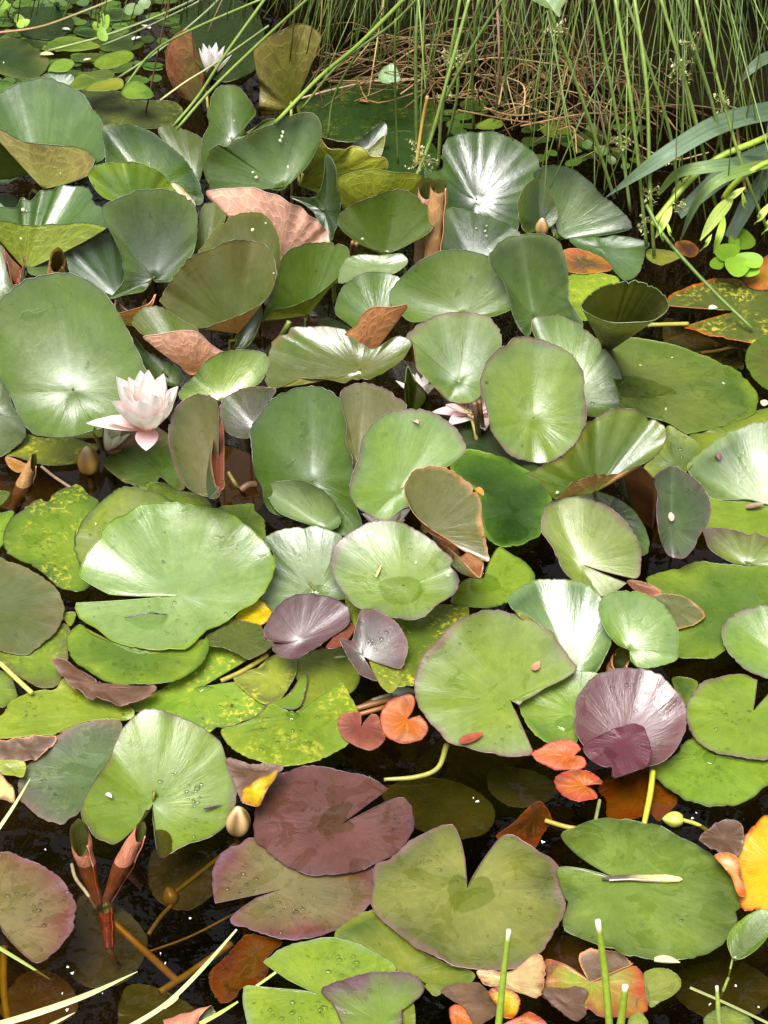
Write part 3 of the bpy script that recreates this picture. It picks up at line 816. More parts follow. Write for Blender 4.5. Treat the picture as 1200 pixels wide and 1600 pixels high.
L("715,650 745,640 775,646 815,695 842,735 800,738 760,724 716,706", (780, 700), 'dk', 'shaded dark pad under the pale round bronze-edged leaf')
L("704,732 720,706 740,704 775,712 800,722 830,740 850,758 860,775 861,790 850,812 844,835 838,840 812,852 790,856 768,848 754,828 752,800 740,760", (805, 795), 'dk md lt', 'dark flat pad under a film of water, below the pale round leaf', key='p48', wet=.8)
L("800,530 827,527 857,533 887,550 903,570 912,593 910,613 915,637 913,663 900,690 880,710 853,723 820,720 800,714 783,697 767,673 760,640 750,607 753,580 767,557", (834, 653), 'lt lg pr', 'pale round leaf facing us with a bronze wavy edge, right of centre', T=50, fold=(834, 530, .18), h=.07)
L("1043,667 1060,672 1080,682 1096,694 1090,712 1074,736 1050,742 1020,744 1006,730 1028,712 1038,690", (1060, 725), 'md lt', 'green leaf with water beads, between the fluted leaf and the folded silver leaf', T=13, stalk=False, h=.02)
L("958,748 978,744 1000,754 1016,768 1026,780 1026,800 1024,826 1012,826 1000,804 980,780", (1016, 826), 'dk dk rb rb cd', 'red-brown leaf back curled in the gap beside the folded silver leaf', T=-40, u=1, stalk=False, h=.03)
L("880,772 920,768 965,778 985,792 1000,812 1010,832 1014,850 1010,865 999,868 985,850 940,810", (950, 800), 'dk md md', 'dark green leaf tucked behind the pale silvery heart-shaped leaf', T=20, h=.02)
L("820,750 850,730 877,717 900,693 917,667 943,647 973,641 1007,647 1030,657 1042,673 1037,693 1020,717 1000,729 960,738 935,742 913,748 895,757 866,781 840,760", (930, 769), 'md lt bz uo cu', 'fluted light green leaf with a copper lip, below the large oval pad', T=36, ad=.025, h=.06, rip=.004)
L("1073,737 1088,716 1112,698 1134,682 1160,672 1200,667 1250,680 1275,740 1250,790 1200,792 1170,785 1140,786 1110,784 1098,770", (1212, 800), 'lg gr lg', 'large pale leaf on the right edge with a purple-brown snail-like spot', T=26, h=.02, mott=.0,
  extra=[dict(rim="1104,780 1135,783 1172,785 1200,791 1250,800 1250,840 1200,840 1176,838 1140,830 1100,828 1096,812", at=(1212, 800), cols='lt lt lt', T=0, u=0, o=0, name='floating_lobe', h=.02)])
L("1020,750 1024,740 1040,731 1052,729 1072,738 1088,750 1100,768 1105,790 1100,814 1090,832 1083,850 1072,866 1062,872 1045,868 1032,845 1026,820 1025,790 1027,770", (1050, 826), 'gr gp pr', 'folded silver-bronze leaf with a bright crease, standing left of the pale edge leaf', T=60, fold=(1050, 732, .6), h=.03)
L("1100,828 1120,825 1153,830 1170,837 1180,833 1200,842 1240,850 1240,890 1200,884 1167,884 1143,880 1110,860 1102,840", (1170, 880), 'lt bz pr', 'low bronze-edged leaf standing in the water at the right edge', T=42, h=.02)
L("1010,907 1033,893 1083,880 1117,880 1167,887 1210,890 1250,930 1240,1000 1150,1010 1130,1020 1110,1030 1083,1027 1058,1022 1045,990 1040,950 1020,920", (1140, 965), 'md lt lt', 'large flat green pad with a silver sheen at the right, under the copper-brown leaf', T=4, wet=.6, key='p33')
L("980,908 1007,910 1033,923 1027,933 1000,928", (1005, 918), 'cd cu cu', 'small rusty leaf scrap touching the silvery heart-shaped leaf', T=5)
L("1020,933 1047,928 1070,933 1090,947 1101,960 1093,972 1067,981 1057,980 1047,960", (1045, 945), 'bz bz cu', 'small copper-brown leaf lying on the large flat pad at the right', T=6)
L("978,912 968,920 943,930 920,922 893,907 877,890 863,857 847,835 846,820 848,805 855,790 865,782 885,777 910,780 935,790 955,803 970,817 983,835 997,860 999,880 997,903 988,906", (910, 880), 'lt lg pr', 'heart-shaped leaf with a silvery right half, right of centre', T=36, o=1, fold=(868, 790, .25), h=.03)
# big left rows
L("-20,380 0,382 12,400 18,420 20,450 0,472 -20,472", (0, 440), 'gr ol', 'grey-olive leaf edge on the left frame, beside the rust-red curl', T=40, stalk=False, h=.04)
L("5,388 18,400 36,416 38,426 20,442", (30, 425), 'dk dk rb rb cd', 'rust-red curled leaf back at the left, below the olive cup leaf', T=-30, u=1, stalk=False, h=.04)
L("40,678 64,684 112,684 136,692 156,696 140,715 128,722 108,726 80,727 58,724 25,714 10,712 30,700", (90, 702), 'ly lt bz', 'flat yellow-mottled pad below the big grey-green leaf on the left', mott=1.0)
L("9,714 30,720 42,728 30,738 15,730", (26, 726), 'am cu', 'small amber-brown leaf edge showing under the yellow-mottled pad', T=2)
L("116,682 148,670 166,672 168,680 140,684", (145, 678), 'yg lt', 'thin yellow-green leaf edge between the big grey-green leaf and the open bud', stalk=False)
L("170,690 190,660 230,660 272,688 235,696 210,700 190,701", (215, 685), 'pr bz', 'dusky brown pad under the large open flower')
L("160,722 177,707 200,698 233,690 263,687 275,700 280,725 288,763 270,762 250,745 240,766 225,763 200,755 175,740", (246, 735), 'md ol bz', 'flat olive leaf with torn pale patches, below the large open flower', T=5, wet=.6, key='p57')
L("-40,600 0,593 13,613 20,633 37,663 40,683 27,700 0,716 -30,712 -50,660", (-10, 640), 'gr gr gr', 'blue-grey shiny leaf cut by the left frame, beside the big grey-green leaf', T=24, h=.01)
L("-5,485 20,457 43,440 73,431 100,430 127,435 153,450 173,470 187,493 200,517 213,543 225,570 236,600 228,640 200,660 165,668 155,674 149,667 145,674 117,681 83,684 57,681 37,660 22,630 17,617 0,590 -15,540", (112, 608), 'md md gr', 'big grey-green leaf on the left with a silver upper lobe, left of the large flower', T=46, fold=(85, 432, .16), h=.05)
L("280,616 286,606 304,586 320,568 340,556 360,550 380,548 400,549 414,554 421,566 416,584 404,600 388,607 370,615 344,626 330,620 312,620 292,626 284,626", (344, 626), 'lt md ol', 'light green oval leaf right of the large flower, above the folded bronze leaf', T=42, h=.05)
L("344,632 350,622 364,614 380,608 400,607 418,609 432,614 412,640 403,660 394,676 388,686 372,686 356,678 346,660", (398, 664), 'gp gr pr', 'dull grey-purple leaf with a pale midrib, behind the folded bronze leaf', T=42, h=.04)
L("265,680 268,655 280,632 296,620 312,616 328,618 340,628 343,650 342,690 342,730 345,760 340,778 322,776 305,770 290,757 278,735 270,710", (338, 772), 'bz ol pr', 'tall folded bronze leaf with a silver sheen, standing right of the large flower', T=58, fold=(300, 620, .3), h=.01,
  extra=[dict(rim="341,656 348,672 347,736 342,770 335,744 331,710", at=(341, 768), cols='dk dk cd cd rb', T=-20, R=50, u=1, o=0, h=.03, dt=.012, name='underside_fold')])
L("395,700 392,680 396,665 404,650 418,632 438,616 464,606 490,604 514,610 530,622 545,645 552,680 552,720 550,750 556,790 566,826 540,838 480,812 432,805 416,790 412,765 400,740", (487, 752), 'md md gr', 'tall broad green leaf with a bluish lower lobe, left of the bronze pair', T=50, h=.04)
L("533,630 533,613 547,602 567,599 593,605 617,620 635,638 614,665 594,685 574,705 562,730 553,735 550,713 540,690 542,667", (560, 724), 'bz bz pr', 'glossy bronze leaf with a white highlight, behind the shiny light green leaf', T=52, fold=(570, 600, .4), h=.06)
L("547,770 550,747 560,720 567,687 587,660 613,643 640,641 667,643 693,655 713,673 727,697 723,710 700,730 680,745 655,785 632,794 620,802 605,813 580,806 557,792", (622, 765), 'lt lg pr', 'shiny light green leaf with a white glare and scalloped edge, centre', T=46, fold=[(700, 660, .22)], h=.06)
L("415,765 425,755 445,752 470,752 490,760 508,770 525,790 532,817 515,828 490,822 450,808 430,795", (505, 822), 'lg gr gr uo uo', 'small silvery green leaf low in front of the tall broad green leaf', T=42, ad=.01, h=.02)
L("632,768 636,750 650,734 670,729 688,730 704,736 720,746 736,760 750,780 752,800 752,810 760,850 764,874 758,876 726,861 700,843 670,824 645,800", (668, 832), 'bz bz cu cd cu', 'bronze leaf with its copper underside flap hanging below, centre', T=50, ad=.01, h=.05,
  extra=[dict(rim="675,824 700,845 726,863 740,874 754,886 752,906 746,909 720,882 690,852", at=(676, 826), cols='dk dk cu cd cu', T=-35, u=1, o=0, h=.05, name='underside_fold')])
# near rows, mostly floating
L("-20,770 0,767 15,770 8,783 -5,790", (0, 778), 'md', 'tiny green leaf corner on the left edge, beside the black water')
L("-20,800 0,801 22,800 10,825 6,850 -20,862", (-5, 830), 'lt md', 'light green pad on the left edge, under the torn-edged pad')
L("5,840 8,828 18,808 38,796 62,780 72,786 90,768 110,760 124,756 138,772 154,782 140,795 122,820 116,845 122,875 128,890 140,915 110,925 80,905 50,885 25,872 10,862", (125, 862), 'lt md ol', 'flat pad with a torn back edge and water beads, on the left', mott=.6, wet=.6, key='p68')
L("200,768 225,755 250,754 262,756 280,767 310,772 325,782 330,796 300,800 240,796", (262, 776), 'lt md ol', 'wet yellow-green pad edge behind the huge pale pad', wet=.8, mott=.4)
L("340,796 370,789 395,787 398,798 412,812 414,826 412,842 385,826 350,832", (380, 815), 'md lt', 'green pad corner in the dark gap right of the huge pale pad')
L("117,850 122,830 132,810 150,790 176,770 192,762 220,764 245,770 270,785 290,802 250,830 200,850 165,880 140,884 125,880", (225, 848), 'lg lt gr', 'pale grey-green leaf edge just behind the huge pale pad on the left', T=7, h=.012)
L("402,935 412,905 428,868 413,842 435,828 470,823 500,823 525,832 535,840 522,862 520,882 528,907 548,932 520,942 480,937 430,955 415,960", (492, 922), 'lg gr lg', 'silvery leaf with a black wet pool at its base, left of the centre pad', T=20, h=.015, key='p51')
L("754,904 760,890 768,872 780,856 796,864 812,872 828,886 836,900 833,915 815,930 790,942 760,950 730,948 705,942 712,920 730,905", (752, 912), 'lt lt md', 'flat bright green pad right of the centre pad, under the copper flap', wet=.5, key='p49')
L("540,930 600,955 640,966 690,945 735,950 705,1000 660,1040 648,1072 600,1062 560,990", (650, 1010), 'md lt', 'yellow-flecked pad lying between the centre pad and the big pale split pad', mott=.8)
L("712,892 717,910 707,930 683,947 663,963 640,968 610,967 587,953 560,947 540,927 523,900 517,877 523,853 543,837 573,823 607,819 640,823 667,837 693,857 708,874 703,884", (630, 912), 'lt lg pr', 'round light green centre pad with a wet ring round its stalk', T=17, key='p50', h=.02, bowl=.03, wet=.5)
L("98,960 118,958 110,978", (107, 966), 'lt', 'small bright leaf corner between the bronze round pad and the huge pale pad')
L("100,975 110,986 104,1000 106,1030 98,1050 92,1068 76,1075 52,1070 20,1050 0,1034 -30,1015 30,1018 70,998", (60, 1030), 'lt bz bz', 'flat pad fading to dusky bronze, under the bronze round pad on the left', mott=.3)
L("-30,1050 -10,1046 15,1055 25,1080 26,1090 10,1103 0,1105 -30,1100", (-5, 1075), 'lt ol', 'green pad corner on the left edge, above the long lime pad')
L("368,962 400,936 426,958 408,976 380,970", (398, 958), 'yw yw og', 'bright yellow dying leaf scrap right of the huge pale pad', name='dying_leaf', cat='dying leaf', group='dying and dead leaves', T=3)
L("428,1058 428,1070 424,1090 408,1112 388,1124 360,1136 338,1142 324,1144 300,1132 270,1122 230,1116 205,1106 200,1096 225,1085 255,1075 280,1055 300,1030 318,1006 345,1008 370,1018 389,1030", (318, 1072), 'ly lt bz', 'yellow-spotted split pad right of the brown dead leaf', o=1, mott=1.0, key='p76')
L("322,995 340,985 360,968 380,970 404,976 412,986 414,998 427,1006 416,1018 400,1026 388,1030 370,1020 348,1012 326,1008", (372, 1000), 'ol ol bz', 'olive-brown pad edge left of the small lilac leaf', mott=.1)
L("4,1118 16,1096 40,1082 66,1076 86,1076 102,1060 120,1072 150,1090 174,1090 196,1098 210,1116 190,1124 160,1124 130,1130 90,1144 84,1149 40,1152 0,1155 -20,1150 -15,1125", (172, 1118), 'lt lt ly', 'long lime green pad on the left, above the grey-purple leaf', wet=.5, mott=.25, key='p75')
L("103,1000 110,987 127,977 145,992 200,1012 260,1020 300,1016 323,997 325,1017 310,1040 283,1060 260,1068 215,1069 177,1068 140,1050 113,1027", (212, 1022), 'md lt md', 'green pad half hidden beneath the front of the huge pale pad', key='p73', wet=.5)
L("117,933 120,952 140,970 170,995 200,1010 240,1019 270,1020 293,1018 310,1000 325,985 345,972 370,957 395,940 415,920 428,890 426,866 412,844 390,826 360,806 330,794 300,788 264,786 240,788 220,794 200,805 173,823 150,847 133,873 123,893 140,908 170,921", (283, 930), 'lg lg lt', 'huge pale green pad on the left, its back half tilted up and rain water inside', T=15, o=1, key='p70', h=.02, rip=.0014, ad=.008)
L("-40,880 0,872 20,880 43,888 67,903 87,920 98,940 99,960 93,980 77,997 50,1018 37,1022 0,1017 -40,1000", (-12, 950), 'ol bz bz', 'bronze round pad cut by the left frame, above the lime pad', T=5, h=.012)
L("450,1035 497,1015 535,1012 550,1030 563,1057 545,1085 500,1100 465,1105 470,1080 460,1050", (500, 1040), 'lt lt md', 'green pad beneath the small lilac leaf and the folded silver-lilac leaf', wet=.4)
L("365,1058 400,1045 425,1025 440,1025 460,1030 463,1050 450,1075 435,1095 415,1100 395,1090", (430, 1060), 'ly ol ly', 'yellowish worn pad with a straight torn edge, left of the lime front pad', mott=.9)
L("416,1100 450,1085 474,1052 480,1065 468,1105 440,1106 418,1102", (455, 1085), 'lt lt ps', 'narrow torn strip of green leaf with a pink cut edge')
L("346,1142 365,1136 392,1126 410,1113 425,1100 445,1109 465,1111 500,1088 533,1068 547,1087 560,1110 563,1130 553,1153 533,1170 500,1187 460,1195 420,1194 380,1180 360,1165", (458, 1119), 'lt lt ly', 'beaded lime green pad touching the small red-brown pad', mott=.6, wet=.6, key='p84')
L("510,1010 545,975 553,985 532,1010", (540, 990), 'rb rb', 'dark brown leaf edge in the shade of the small lilac leaf', stalk=False)
L("427,1008 427,1018 440,1026 460,1030 473,1028 497,1013 523,993 543,977 547,963 543,947 527,938 500,933 473,933 447,942 427,960 413,988 420,1002 436,1005", (468, 998), 'pu ps pu', 'small lilac-pink leaf with a red stalk point, left of centre', T=26, o=1, h=.02, wet=.2)
L("578,1031 608,1046 626,1060 620,1074 608,1082 592,1066", (606, 1056), 'lt ly', 'lime green wedge of leaf below the folded silver-lilac leaf')
L("600,1040 627,1048 633,1033 637,1018 633,1000 620,980 600,967 575,957 563,960 555,985 549,1002 531,999 537,1015 548,1035 563,1055 580,1064 592,1067", (568, 1024), 'gp ps pr', 'folded silver-lilac leaf with dark water spots, right of the lilac-pink leaf', T=28, o=1, h=.02, fold=(551, 1000, .3))
L("795,937 810,922 833,908 857,904 880,906 903,913 925,925 945,945 952,980 953,1010 943,1033 930,1054 905,1052 880,1020 850,985 820,962 800,957", (895, 1045), 'lg gr lg', 'pale grey-green leaf behind the big pale split pad, left of the bright small leaf', T=26, h=.015)
L("935,947 943,933 960,925 987,925 1013,933 1033,947 1048,967 1058,993 1057,1013 1055,1033 1027,1042 1003,1043 987,1033 983,1017 963,1007 947,987 937,963", (985, 1010), 'lt lg lt', 'small bright pale leaf with fine ribs, above the purple round leaf', T=38, h=.03, fold=(960, 926, .2))
L("1127,1000 1128,980 1143,963 1167,952 1200,947 1235,960 1245,1010 1225,1060 1187,1058 1160,1047 1137,1023", (1215, 1020), 'lt lg pr', 'pale pinkish-green leaf tilted up at the right edge, above the notched pad', T=32, h=.02, fold=(1145, 965, .2))
L("1050,1063 1067,1058 1090,1067 1080,1090 1070,1102", (1068, 1078), 'md lt', 'green leaf edge between the purple round leaf and the notched pad')
L("1070,1160 1095,1155 1130,1180 1180,1190 1240,1180 1225,1215 1197,1230 1180,1242 1160,1254 1136,1259 1110,1258 1080,1252 1050,1236 1026,1216 1015,1200 1040,1190 1060,1175", (1110, 1180), 'lt lt ol', 'bright green pad half under the notched pad, right of the purple round leaf', wet=.5, key='p42')
L("1183,1063 1160,1053 1127,1057 1100,1067 1083,1083 1073,1107 1075,1130 1083,1150 1100,1165 1130,1178 1167,1184 1200,1187 1240,1170 1260,1130 1245,1090 1205,1080", (1177, 1111), 'lt lt pr', 'notched light green pad at the right edge with a dusky rim', o=1, key='p41', wet=.4, h=.012)
L("808,1093 817,1077 843,1057 867,1050 900,1048 935,1055 930,1080 905,1130 900,1160 875,1163 857,1160 833,1143 817,1120", (905, 1112), 'lt md lt', 'light green leaf with a wet patch, tucked between the split pad and the purple leaf', T=14, h=.015, key='p39')
L("832,1172 828,1180 800,1181 760,1178 727,1167 700,1157 687,1143 667,1123 653,1100 648,1075 650,1057 657,1033 673,1013 700,983 727,963 753,955 780,956 800,960 830,967 857,983 873,1007 890,1030 900,1047 880,1062 845,1078 812,1100", (797, 1094), 'lt lg pr', 'big pale split pad with a red blotch near its front edge, right of centre', T=12, o=1, h=.018, key='p38')
L("912,1170 900,1150 897,1123 900,1097 917,1070 940,1053 967,1047 993,1046 1020,1050 1043,1067 1060,1087 1070,1107 1071,1133 1063,1160 1047,1183 1027,1195 1008,1200 985,1208 965,1215 956,1212 957,1198 948,1200 928,1188", (977, 1158), 'pu pu ps cd', 'purple round leaf with a wet wine-red front, on the right', T=24, o=1, h=.02, key='p40', und=.02, rip=.0007, fold=(1010, 1048, .1), wet=.5,
  extra=[dict(rim='911,1169 930,1153 958,1140 985,1132 1002,1133 1011,1150 1017,1175 1010,1197 985,1207 960,1213 956,1198 945,1199 925,1188', at=(977, 1158), cols='wi wi wi', T=8, o=0, h=.02, dt=.0045, und=.0, name='dark_reflection_lobe')])  # wine-red front; its extra darkness stands in for missing sky reflection
L("564,1118 560,1113 550,1113 534,1116 528,1128 530,1140 540,1156 564,1169 580,1172 594,1164 602,1152 596,1140 591,1120 580,1116", (564, 1135), 'rb cd cd', 'small red-brown pad with an orange stalk point, left of the orange pad', o=1, h=.012)
L("656,1118 666,1130 668,1142 656,1156 634,1162 616,1158 600,1146 594,1126 598,1108 610,1094 628,1088 644,1088 648,1098 644,1112", (636, 1124), 'og cu rd', 'small round orange pad with a notch, left of the big pale split pad', o=1, h=.010, wet=.5, mott=-.6, T=5)
# front rows
L("30,1220 36,1204 48,1192 66,1180 86,1150 112,1136 136,1129 160,1125 187,1127 190,1150 176,1190 158,1225 146,1246 136,1250 122,1278 108,1286 100,1296 80,1291 60,1281 40,1261 30,1249", (142, 1212), 'gr gp pr', 'grey-purple wet leaf at the left, under the bright notched leaf', T=9, key='p85', wet=.6, mott=.1)
L("238,1276 248,1335 270,1329 293,1320 333,1310 360,1283 370,1250 368,1225 355,1193 347,1173 310,1143 273,1127 243,1112 213,1120 187,1143 165,1190 150,1225 131,1265 130,1285 140,1303 153,1317 180,1325 213,1293 228,1266", (238, 1250), 'lt lt bz', 'bright green notched leaf with a light crease, above the pair of rolled red leaves', T=13, o=1, h=.016, key='p86', fold=(180, 1180, .14), wet=.4)
L("5,1457 20,1475 43,1497 60,1506 83,1490 103,1467 118,1440 118,1413 107,1390 87,1367 63,1350 37,1343 20,1333 0,1331 -40,1345 -60,1400 -30,1450 -5,1440", (0, 1444), 'bz mr ps', 'wet bronze pad with a notch at the left frame, in the dark water', o=1, key='p87', wet=.9)
L("337,1412 334,1390 333,1360 345,1335 370,1318 395,1308 450,1300 540,1320 570,1335 584,1360 588,1390 580,1410 560,1430 530,1450 490,1465 455,1469 420,1462 385,1450 361,1440 370,1425 400,1404", (441, 1389), 'bz mr ps', 'bronze-pink wet pad split at its left, below the purple-brown pad', o=1, key='p89', wet=.8)
L("606,1232 590,1220 557,1210 517,1200 490,1197 473,1197 443,1207 420,1222 407,1243 399,1267 397,1293 400,1313 413,1323 443,1347 477,1365 500,1366 533,1366 587,1350 617,1333 637,1313 647,1287 640,1257 630,1248 613,1250 583,1264", (533, 1288), 'mr mr pu', 'purple-brown pad with a dark wet pool in its middle, bottom centre', o=1, key='p88', h=.010, wet=.9)
L("523,1463 547,1437 587,1422 613,1450 660,1487 700,1507 740,1520 735,1535 700,1547 677,1555 667,1537 653,1560 633,1570 620,1560 618,1600 560,1600 590,1530 560,1490", (643, 1523), 'lt md lt', 'bright green leaf with ragged torn front, under the notched red-edged pad', wet=.5, key='p92')
L("480,1549 430,1545 385,1541 380,1548 378,1560 385,1590 400,1625 460,1640 520,1628 548,1600 572,1545 618,1518 607,1503 580,1487 543,1470 507,1465 473,1470 440,1483 415,1500 416,1507 450,1531", (497, 1554), 'lt lt lg', 'lime green beaded pad with a wedge notch, at the bottom edge', o=1, key='p93', wet=.6)
L("622,1573 645,1567 646,1612 618,1612", (634, 1590), 'lt', 'small green leaf end at the bottom, below the ragged torn leaf')
L("503,1547 540,1530 580,1520 617,1518 645,1522 662,1540 655,1558 632,1570 628,1580 622,1612 560,1628 540,1612 523,1573", (598, 1602), 'lt ps pu', 'torn leaf washed with purple along its left edge, at the bottom', key='p94', h=.012, T=3)
L("726,1342 719,1312 707,1290 683,1295 653,1307 630,1323 607,1343 587,1350 585,1375 581,1410 593,1433 627,1460 660,1487 700,1507 733,1513 783,1517 800,1513 825,1503 843,1490 855,1475 868,1450 883,1420 883,1400 880,1375 865,1345 840,1325 815,1312 797,1304 780,1312 755,1345 738,1372", (730, 1388), 'go ol pr', 'large pad notched at the back with a dusky red edge, bottom centre', o=1, key='p90', wet=.8, h=.012)
L("923,1350 897,1330 877,1303 903,1290 940,1280 980,1280 1027,1290 1067,1310 1100,1327 1127,1347 1150,1377 1158,1413 1153,1440 1137,1467 1110,1487 1077,1498 1033,1500 987,1493 947,1480 907,1463 880,1447 885,1415 873,1373 872,1357 907,1358 943,1367", (963, 1374), 'go ol ol', 'large green pad carrying a dry brown seed pod, bottom right', o=1, key='p91', wet=.8)
L("1100,1592 1120,1577 1140,1573 1163,1583 1178,1606 1140,1618 1110,1612", (1140, 1598), 'lt md', 'small round green pad at the bottom edge behind a cut stalk')
# leaves sunk below the surface, seen dimly
SK = dict(name='sunken_leaf', cat='sunken leaf', group='sunken leaves', sub=True, stalk=False)
for rim, at, c, h, lab in (
    ("600,1235 650,1215 720,1225 770,1260 760,1300 700,1310 640,1290 610,1265", (690, 1255), 'sk', -.05, 'dim weedy sunken leaf below the split pad, under the bent stalk'),
    ("770,1200 830,1205 870,1230 850,1255 800,1260 765,1235", (820, 1230), 'sk2', -.04, 'greyish sunken leaf left of the coral red leaf'),
    ("130,1400 190,1420 230,1470 200,1530 130,1540 90,1480", (160, 1470), 'sk2', -.07, 'dark sunken leaf behind the submerged red roll'),
    ("200,1540 280,1560 320,1600 270,1640 190,1620", (250, 1590), 'sk', -.05, 'weedy sunken leaf between the pale grass blades at the bottom'),
    ("40,1520 100,1530 120,1580 60,1610 0,1580", (60, 1565), 'sk3', -.06, 'brownish sunken leaf under the bottom left grass blade'),
    ("240,1330 320,1320 350,1370 300,1420 240,1400", (300, 1370), 'sk2', -.06, 'dim sunken leaf above the sunken bud'),
    ("1060,1520 1140,1500 1200,1530 1190,1580 1110,1590 1060,1560", (1130, 1545), 'sk', -.05, 'mossy sunken leaf round the olive oval leaf stalk'),
    ("850,1470 900,1465 930,1500 900,1530 850,1515", (890, 1495), 'sk3', -.04, 'brown sunken leaf in the gap below the seed-pod pad'),
    ("0,690 60,730 120,760 100,800 20,800 -30,760", (40, 760), 'sk3', -.05, 'brown sunken leaf under the rolled tip at the left'),
    ("1040,500 1110,530 1160,560 1120,600 1050,570", (1100, 555), 'sk2', -.05, 'dim sunken leaf between the oval pad and the yellow-spattered pad'),
    ("340,700 400,720 410,790 360,800 330,760", (370, 760), 'sk3', -.06, 'brown sunken leaf in the black gap right of the folded bronze leaf')):
    L(rim, at, c, lab, h=h, **SK)
# small coloured and dying leaves
DG = dict(name='dying_leaf', cat='dying leaf', group='dying and dead leaves')
DR = dict(mott=-.8, **DG)
L("830,1177 846,1168 860,1160 884,1157 896,1160 908,1170 898,1180 910,1184 916,1194 908,1202 888,1204 868,1203 854,1196 840,1188", (884, 1180), 'og cu rd', 'crumpled orange-red leaf beside the big pale split pad', T=3, **DR)
L("940,1227 940,1222 930,1214 916,1206 888,1204 872,1210 867,1222 880,1240 900,1249 918,1250 933,1248 928,1238", (914, 1228), 'og rd rd', 'small coral red leaf with a yellow centre on dark water', o=1, **DR)
L("935,1230 950,1215 990,1200 1010,1205 1040,1230 1058,1250 1050,1265 1030,1285 1015,1272 990,1282 950,1280 948,1255", (1000, 1240), 'am am', 'large amber leaf sunk just under the water beside the yellow stalk', h=-.008, stalk=False, sub=True, **DR)
L("775,1310 800,1290 826,1262 842,1252 852,1260 862,1280 850,1300 830,1332 800,1322", (835, 1275), 'bn am cu', 'folded brown sunken leaf with an orange tip, left of the seed-pod pad', h=-.006, sub=True, **DR)
L("328,1522 350,1500 366,1480 384,1460 412,1464 440,1472 424,1488 414,1498 420,1508 408,1532 396,1542 376,1546 366,1560 348,1566 338,1558 328,1538", (400, 1490), 'am og cu', 'amber orange leaf sunk in the water at the bottom left', h=-.006, sub=True, **DR)
L("1195,1275 1183,1287 1163,1310 1153,1333 1152,1367 1155,1400 1163,1422 1185,1420 1210,1425 1240,1400 1250,1330 1225,1280", (1215, 1350), 'yw yw og', 'bright yellow leaf on the right frame with an orange corner', T=5, wet=.5, mott=-.14, **DG)
L("748,1515 788,1518 812,1508 836,1493 848,1498 852,1518 848,1544 838,1560 816,1552 786,1542 760,1538 750,1526", (780, 1530), 'tn tn cu', 'cream tan dead leaf with dark holes under the large notched pad', T=3, **DR)
L("906,1492 924,1484 940,1486 964,1490 987,1506 972,1514 948,1524 924,1533 916,1524 908,1508", (924, 1530), 'bn pr cu', 'brown dead leaf lobe wedged behind the orange-yellow leaf', T=2, mat=M_DEAD, **DG)
L("912,1525 896,1514 870,1502 853,1500 853,1528 847,1552 856,1564 876,1580 900,1597 910,1588 920,1577 938,1588 970,1590 998,1592 1006,1586 1013,1572 1014,1548 1006,1524 992,1509 972,1516 946,1528", (924, 1535), 'yg og rd', 'orange and yellow split leaf at the bottom right, pierced by cut stalks', o=1, T=4, **DR)
L("847,1552 856,1548 880,1546 900,1540 918,1548 912,1566 916,1580 908,1592 898,1596 876,1582 856,1566", (885, 1568), 'bn bn', 'rotting brown patch of leaf on the orange and yellow leaf', T=4, mat=M_DEAD, eps=.002, **DG)
L("702,1578 716,1570 728,1574 740,1600 712,1607", (718, 1590), 'og og rd', 'small orange leaf lobe at the bottom edge, left of a cut stalk', T=4, **DR)
L("690,1548 740,1535 765,1550 780,1580 745,1600 725,1572", (738, 1565), 'bn', 'dark brown rotting leaf between the orange lobes', mat=M_DEAD, h=.001, **DG)
L("764,1550 780,1543 800,1548 812,1560 810,1576 800,1592 784,1588 778,1572", (790, 1560), 'yw og og', 'ragged orange leaf lobe under the cream dead leaf', T=3, **DR)
L("784,1604 812,1590 830,1580 854,1604", (820, 1598), 'og rd rd', 'coral pink leaf tip on the bottom edge, left of the rotting patch', T=4, **DR)
L("0,1158 84,1150 76,1172 60,1184 40,1192 0,1192 -20,1180", (40, 1172), 'bn pr cu', 'pinkish brown crumpled dead leaf on the left, below the lime pad', T=3, mat=M_DEAD, rip=.004, **DG)
L("0,1190 25,1190 40,1195 36,1216 18,1212 -5,1206", (15, 1200), 'ly yg', 'small vivid yellow-green leaf on the left edge beside a dead leaf', T=5, **DG)
L("-5,1208 10,1218 22,1238 20,1256 -5,1246", (8, 1232), 'tn pr', 'grey-tan dead scrap with a black hole on the left edge', mat=M_DEAD, **DG)
L("82,1030 92,1025 106,1028 150,1060 180,1072 240,1068 236,1084 195,1096 150,1090 112,1070 94,1047", (150, 1066), 'bn bn pr', 'dark brown rotting leaf between the lime pad and the half-hidden green pad', mat=M_DEAD, h=.002, rip=.004, **DG)
L("355,1185 400,1190 440,1192 432,1206 405,1225 380,1246 366,1222", (400, 1208), 'bn pr', 'brown rotting leaf above the purple-brown pad', mat=M_DEAD, h=.002, rip=.004, **DG)
L("378,1246 384,1232 410,1215 434,1203 412,1244 402,1260 380,1256", (400, 1235), 'yw og am', 'yellow leaf scrap between the plump bud and the purple-brown pad', T=2, h=.004, **DG)
L("1093,1313 1117,1287 1140,1282 1158,1288 1162,1313 1150,1340 1117,1335", (1130, 1312), 'bn bn pr', 'dark shrivelled leaf between the yellow leaf and the seed-pod pad', mat=M_DEAD, rip=.002, T=5, **DG)
L("1117,1335 1150,1340 1160,1375 1165,1398 1155,1400 1140,1365", (1142, 1358), 'cu og am', 'orange-tan leaf strip along the yellow leaf on the right', T=4, **DR)
L("1160,430 1185,408 1210,400 1230,430 1210,450 1175,452", (1195, 428), 'am og bn', 'ragged orange-brown leaf at the right edge below the round-leaved plant', T=8, **DR)
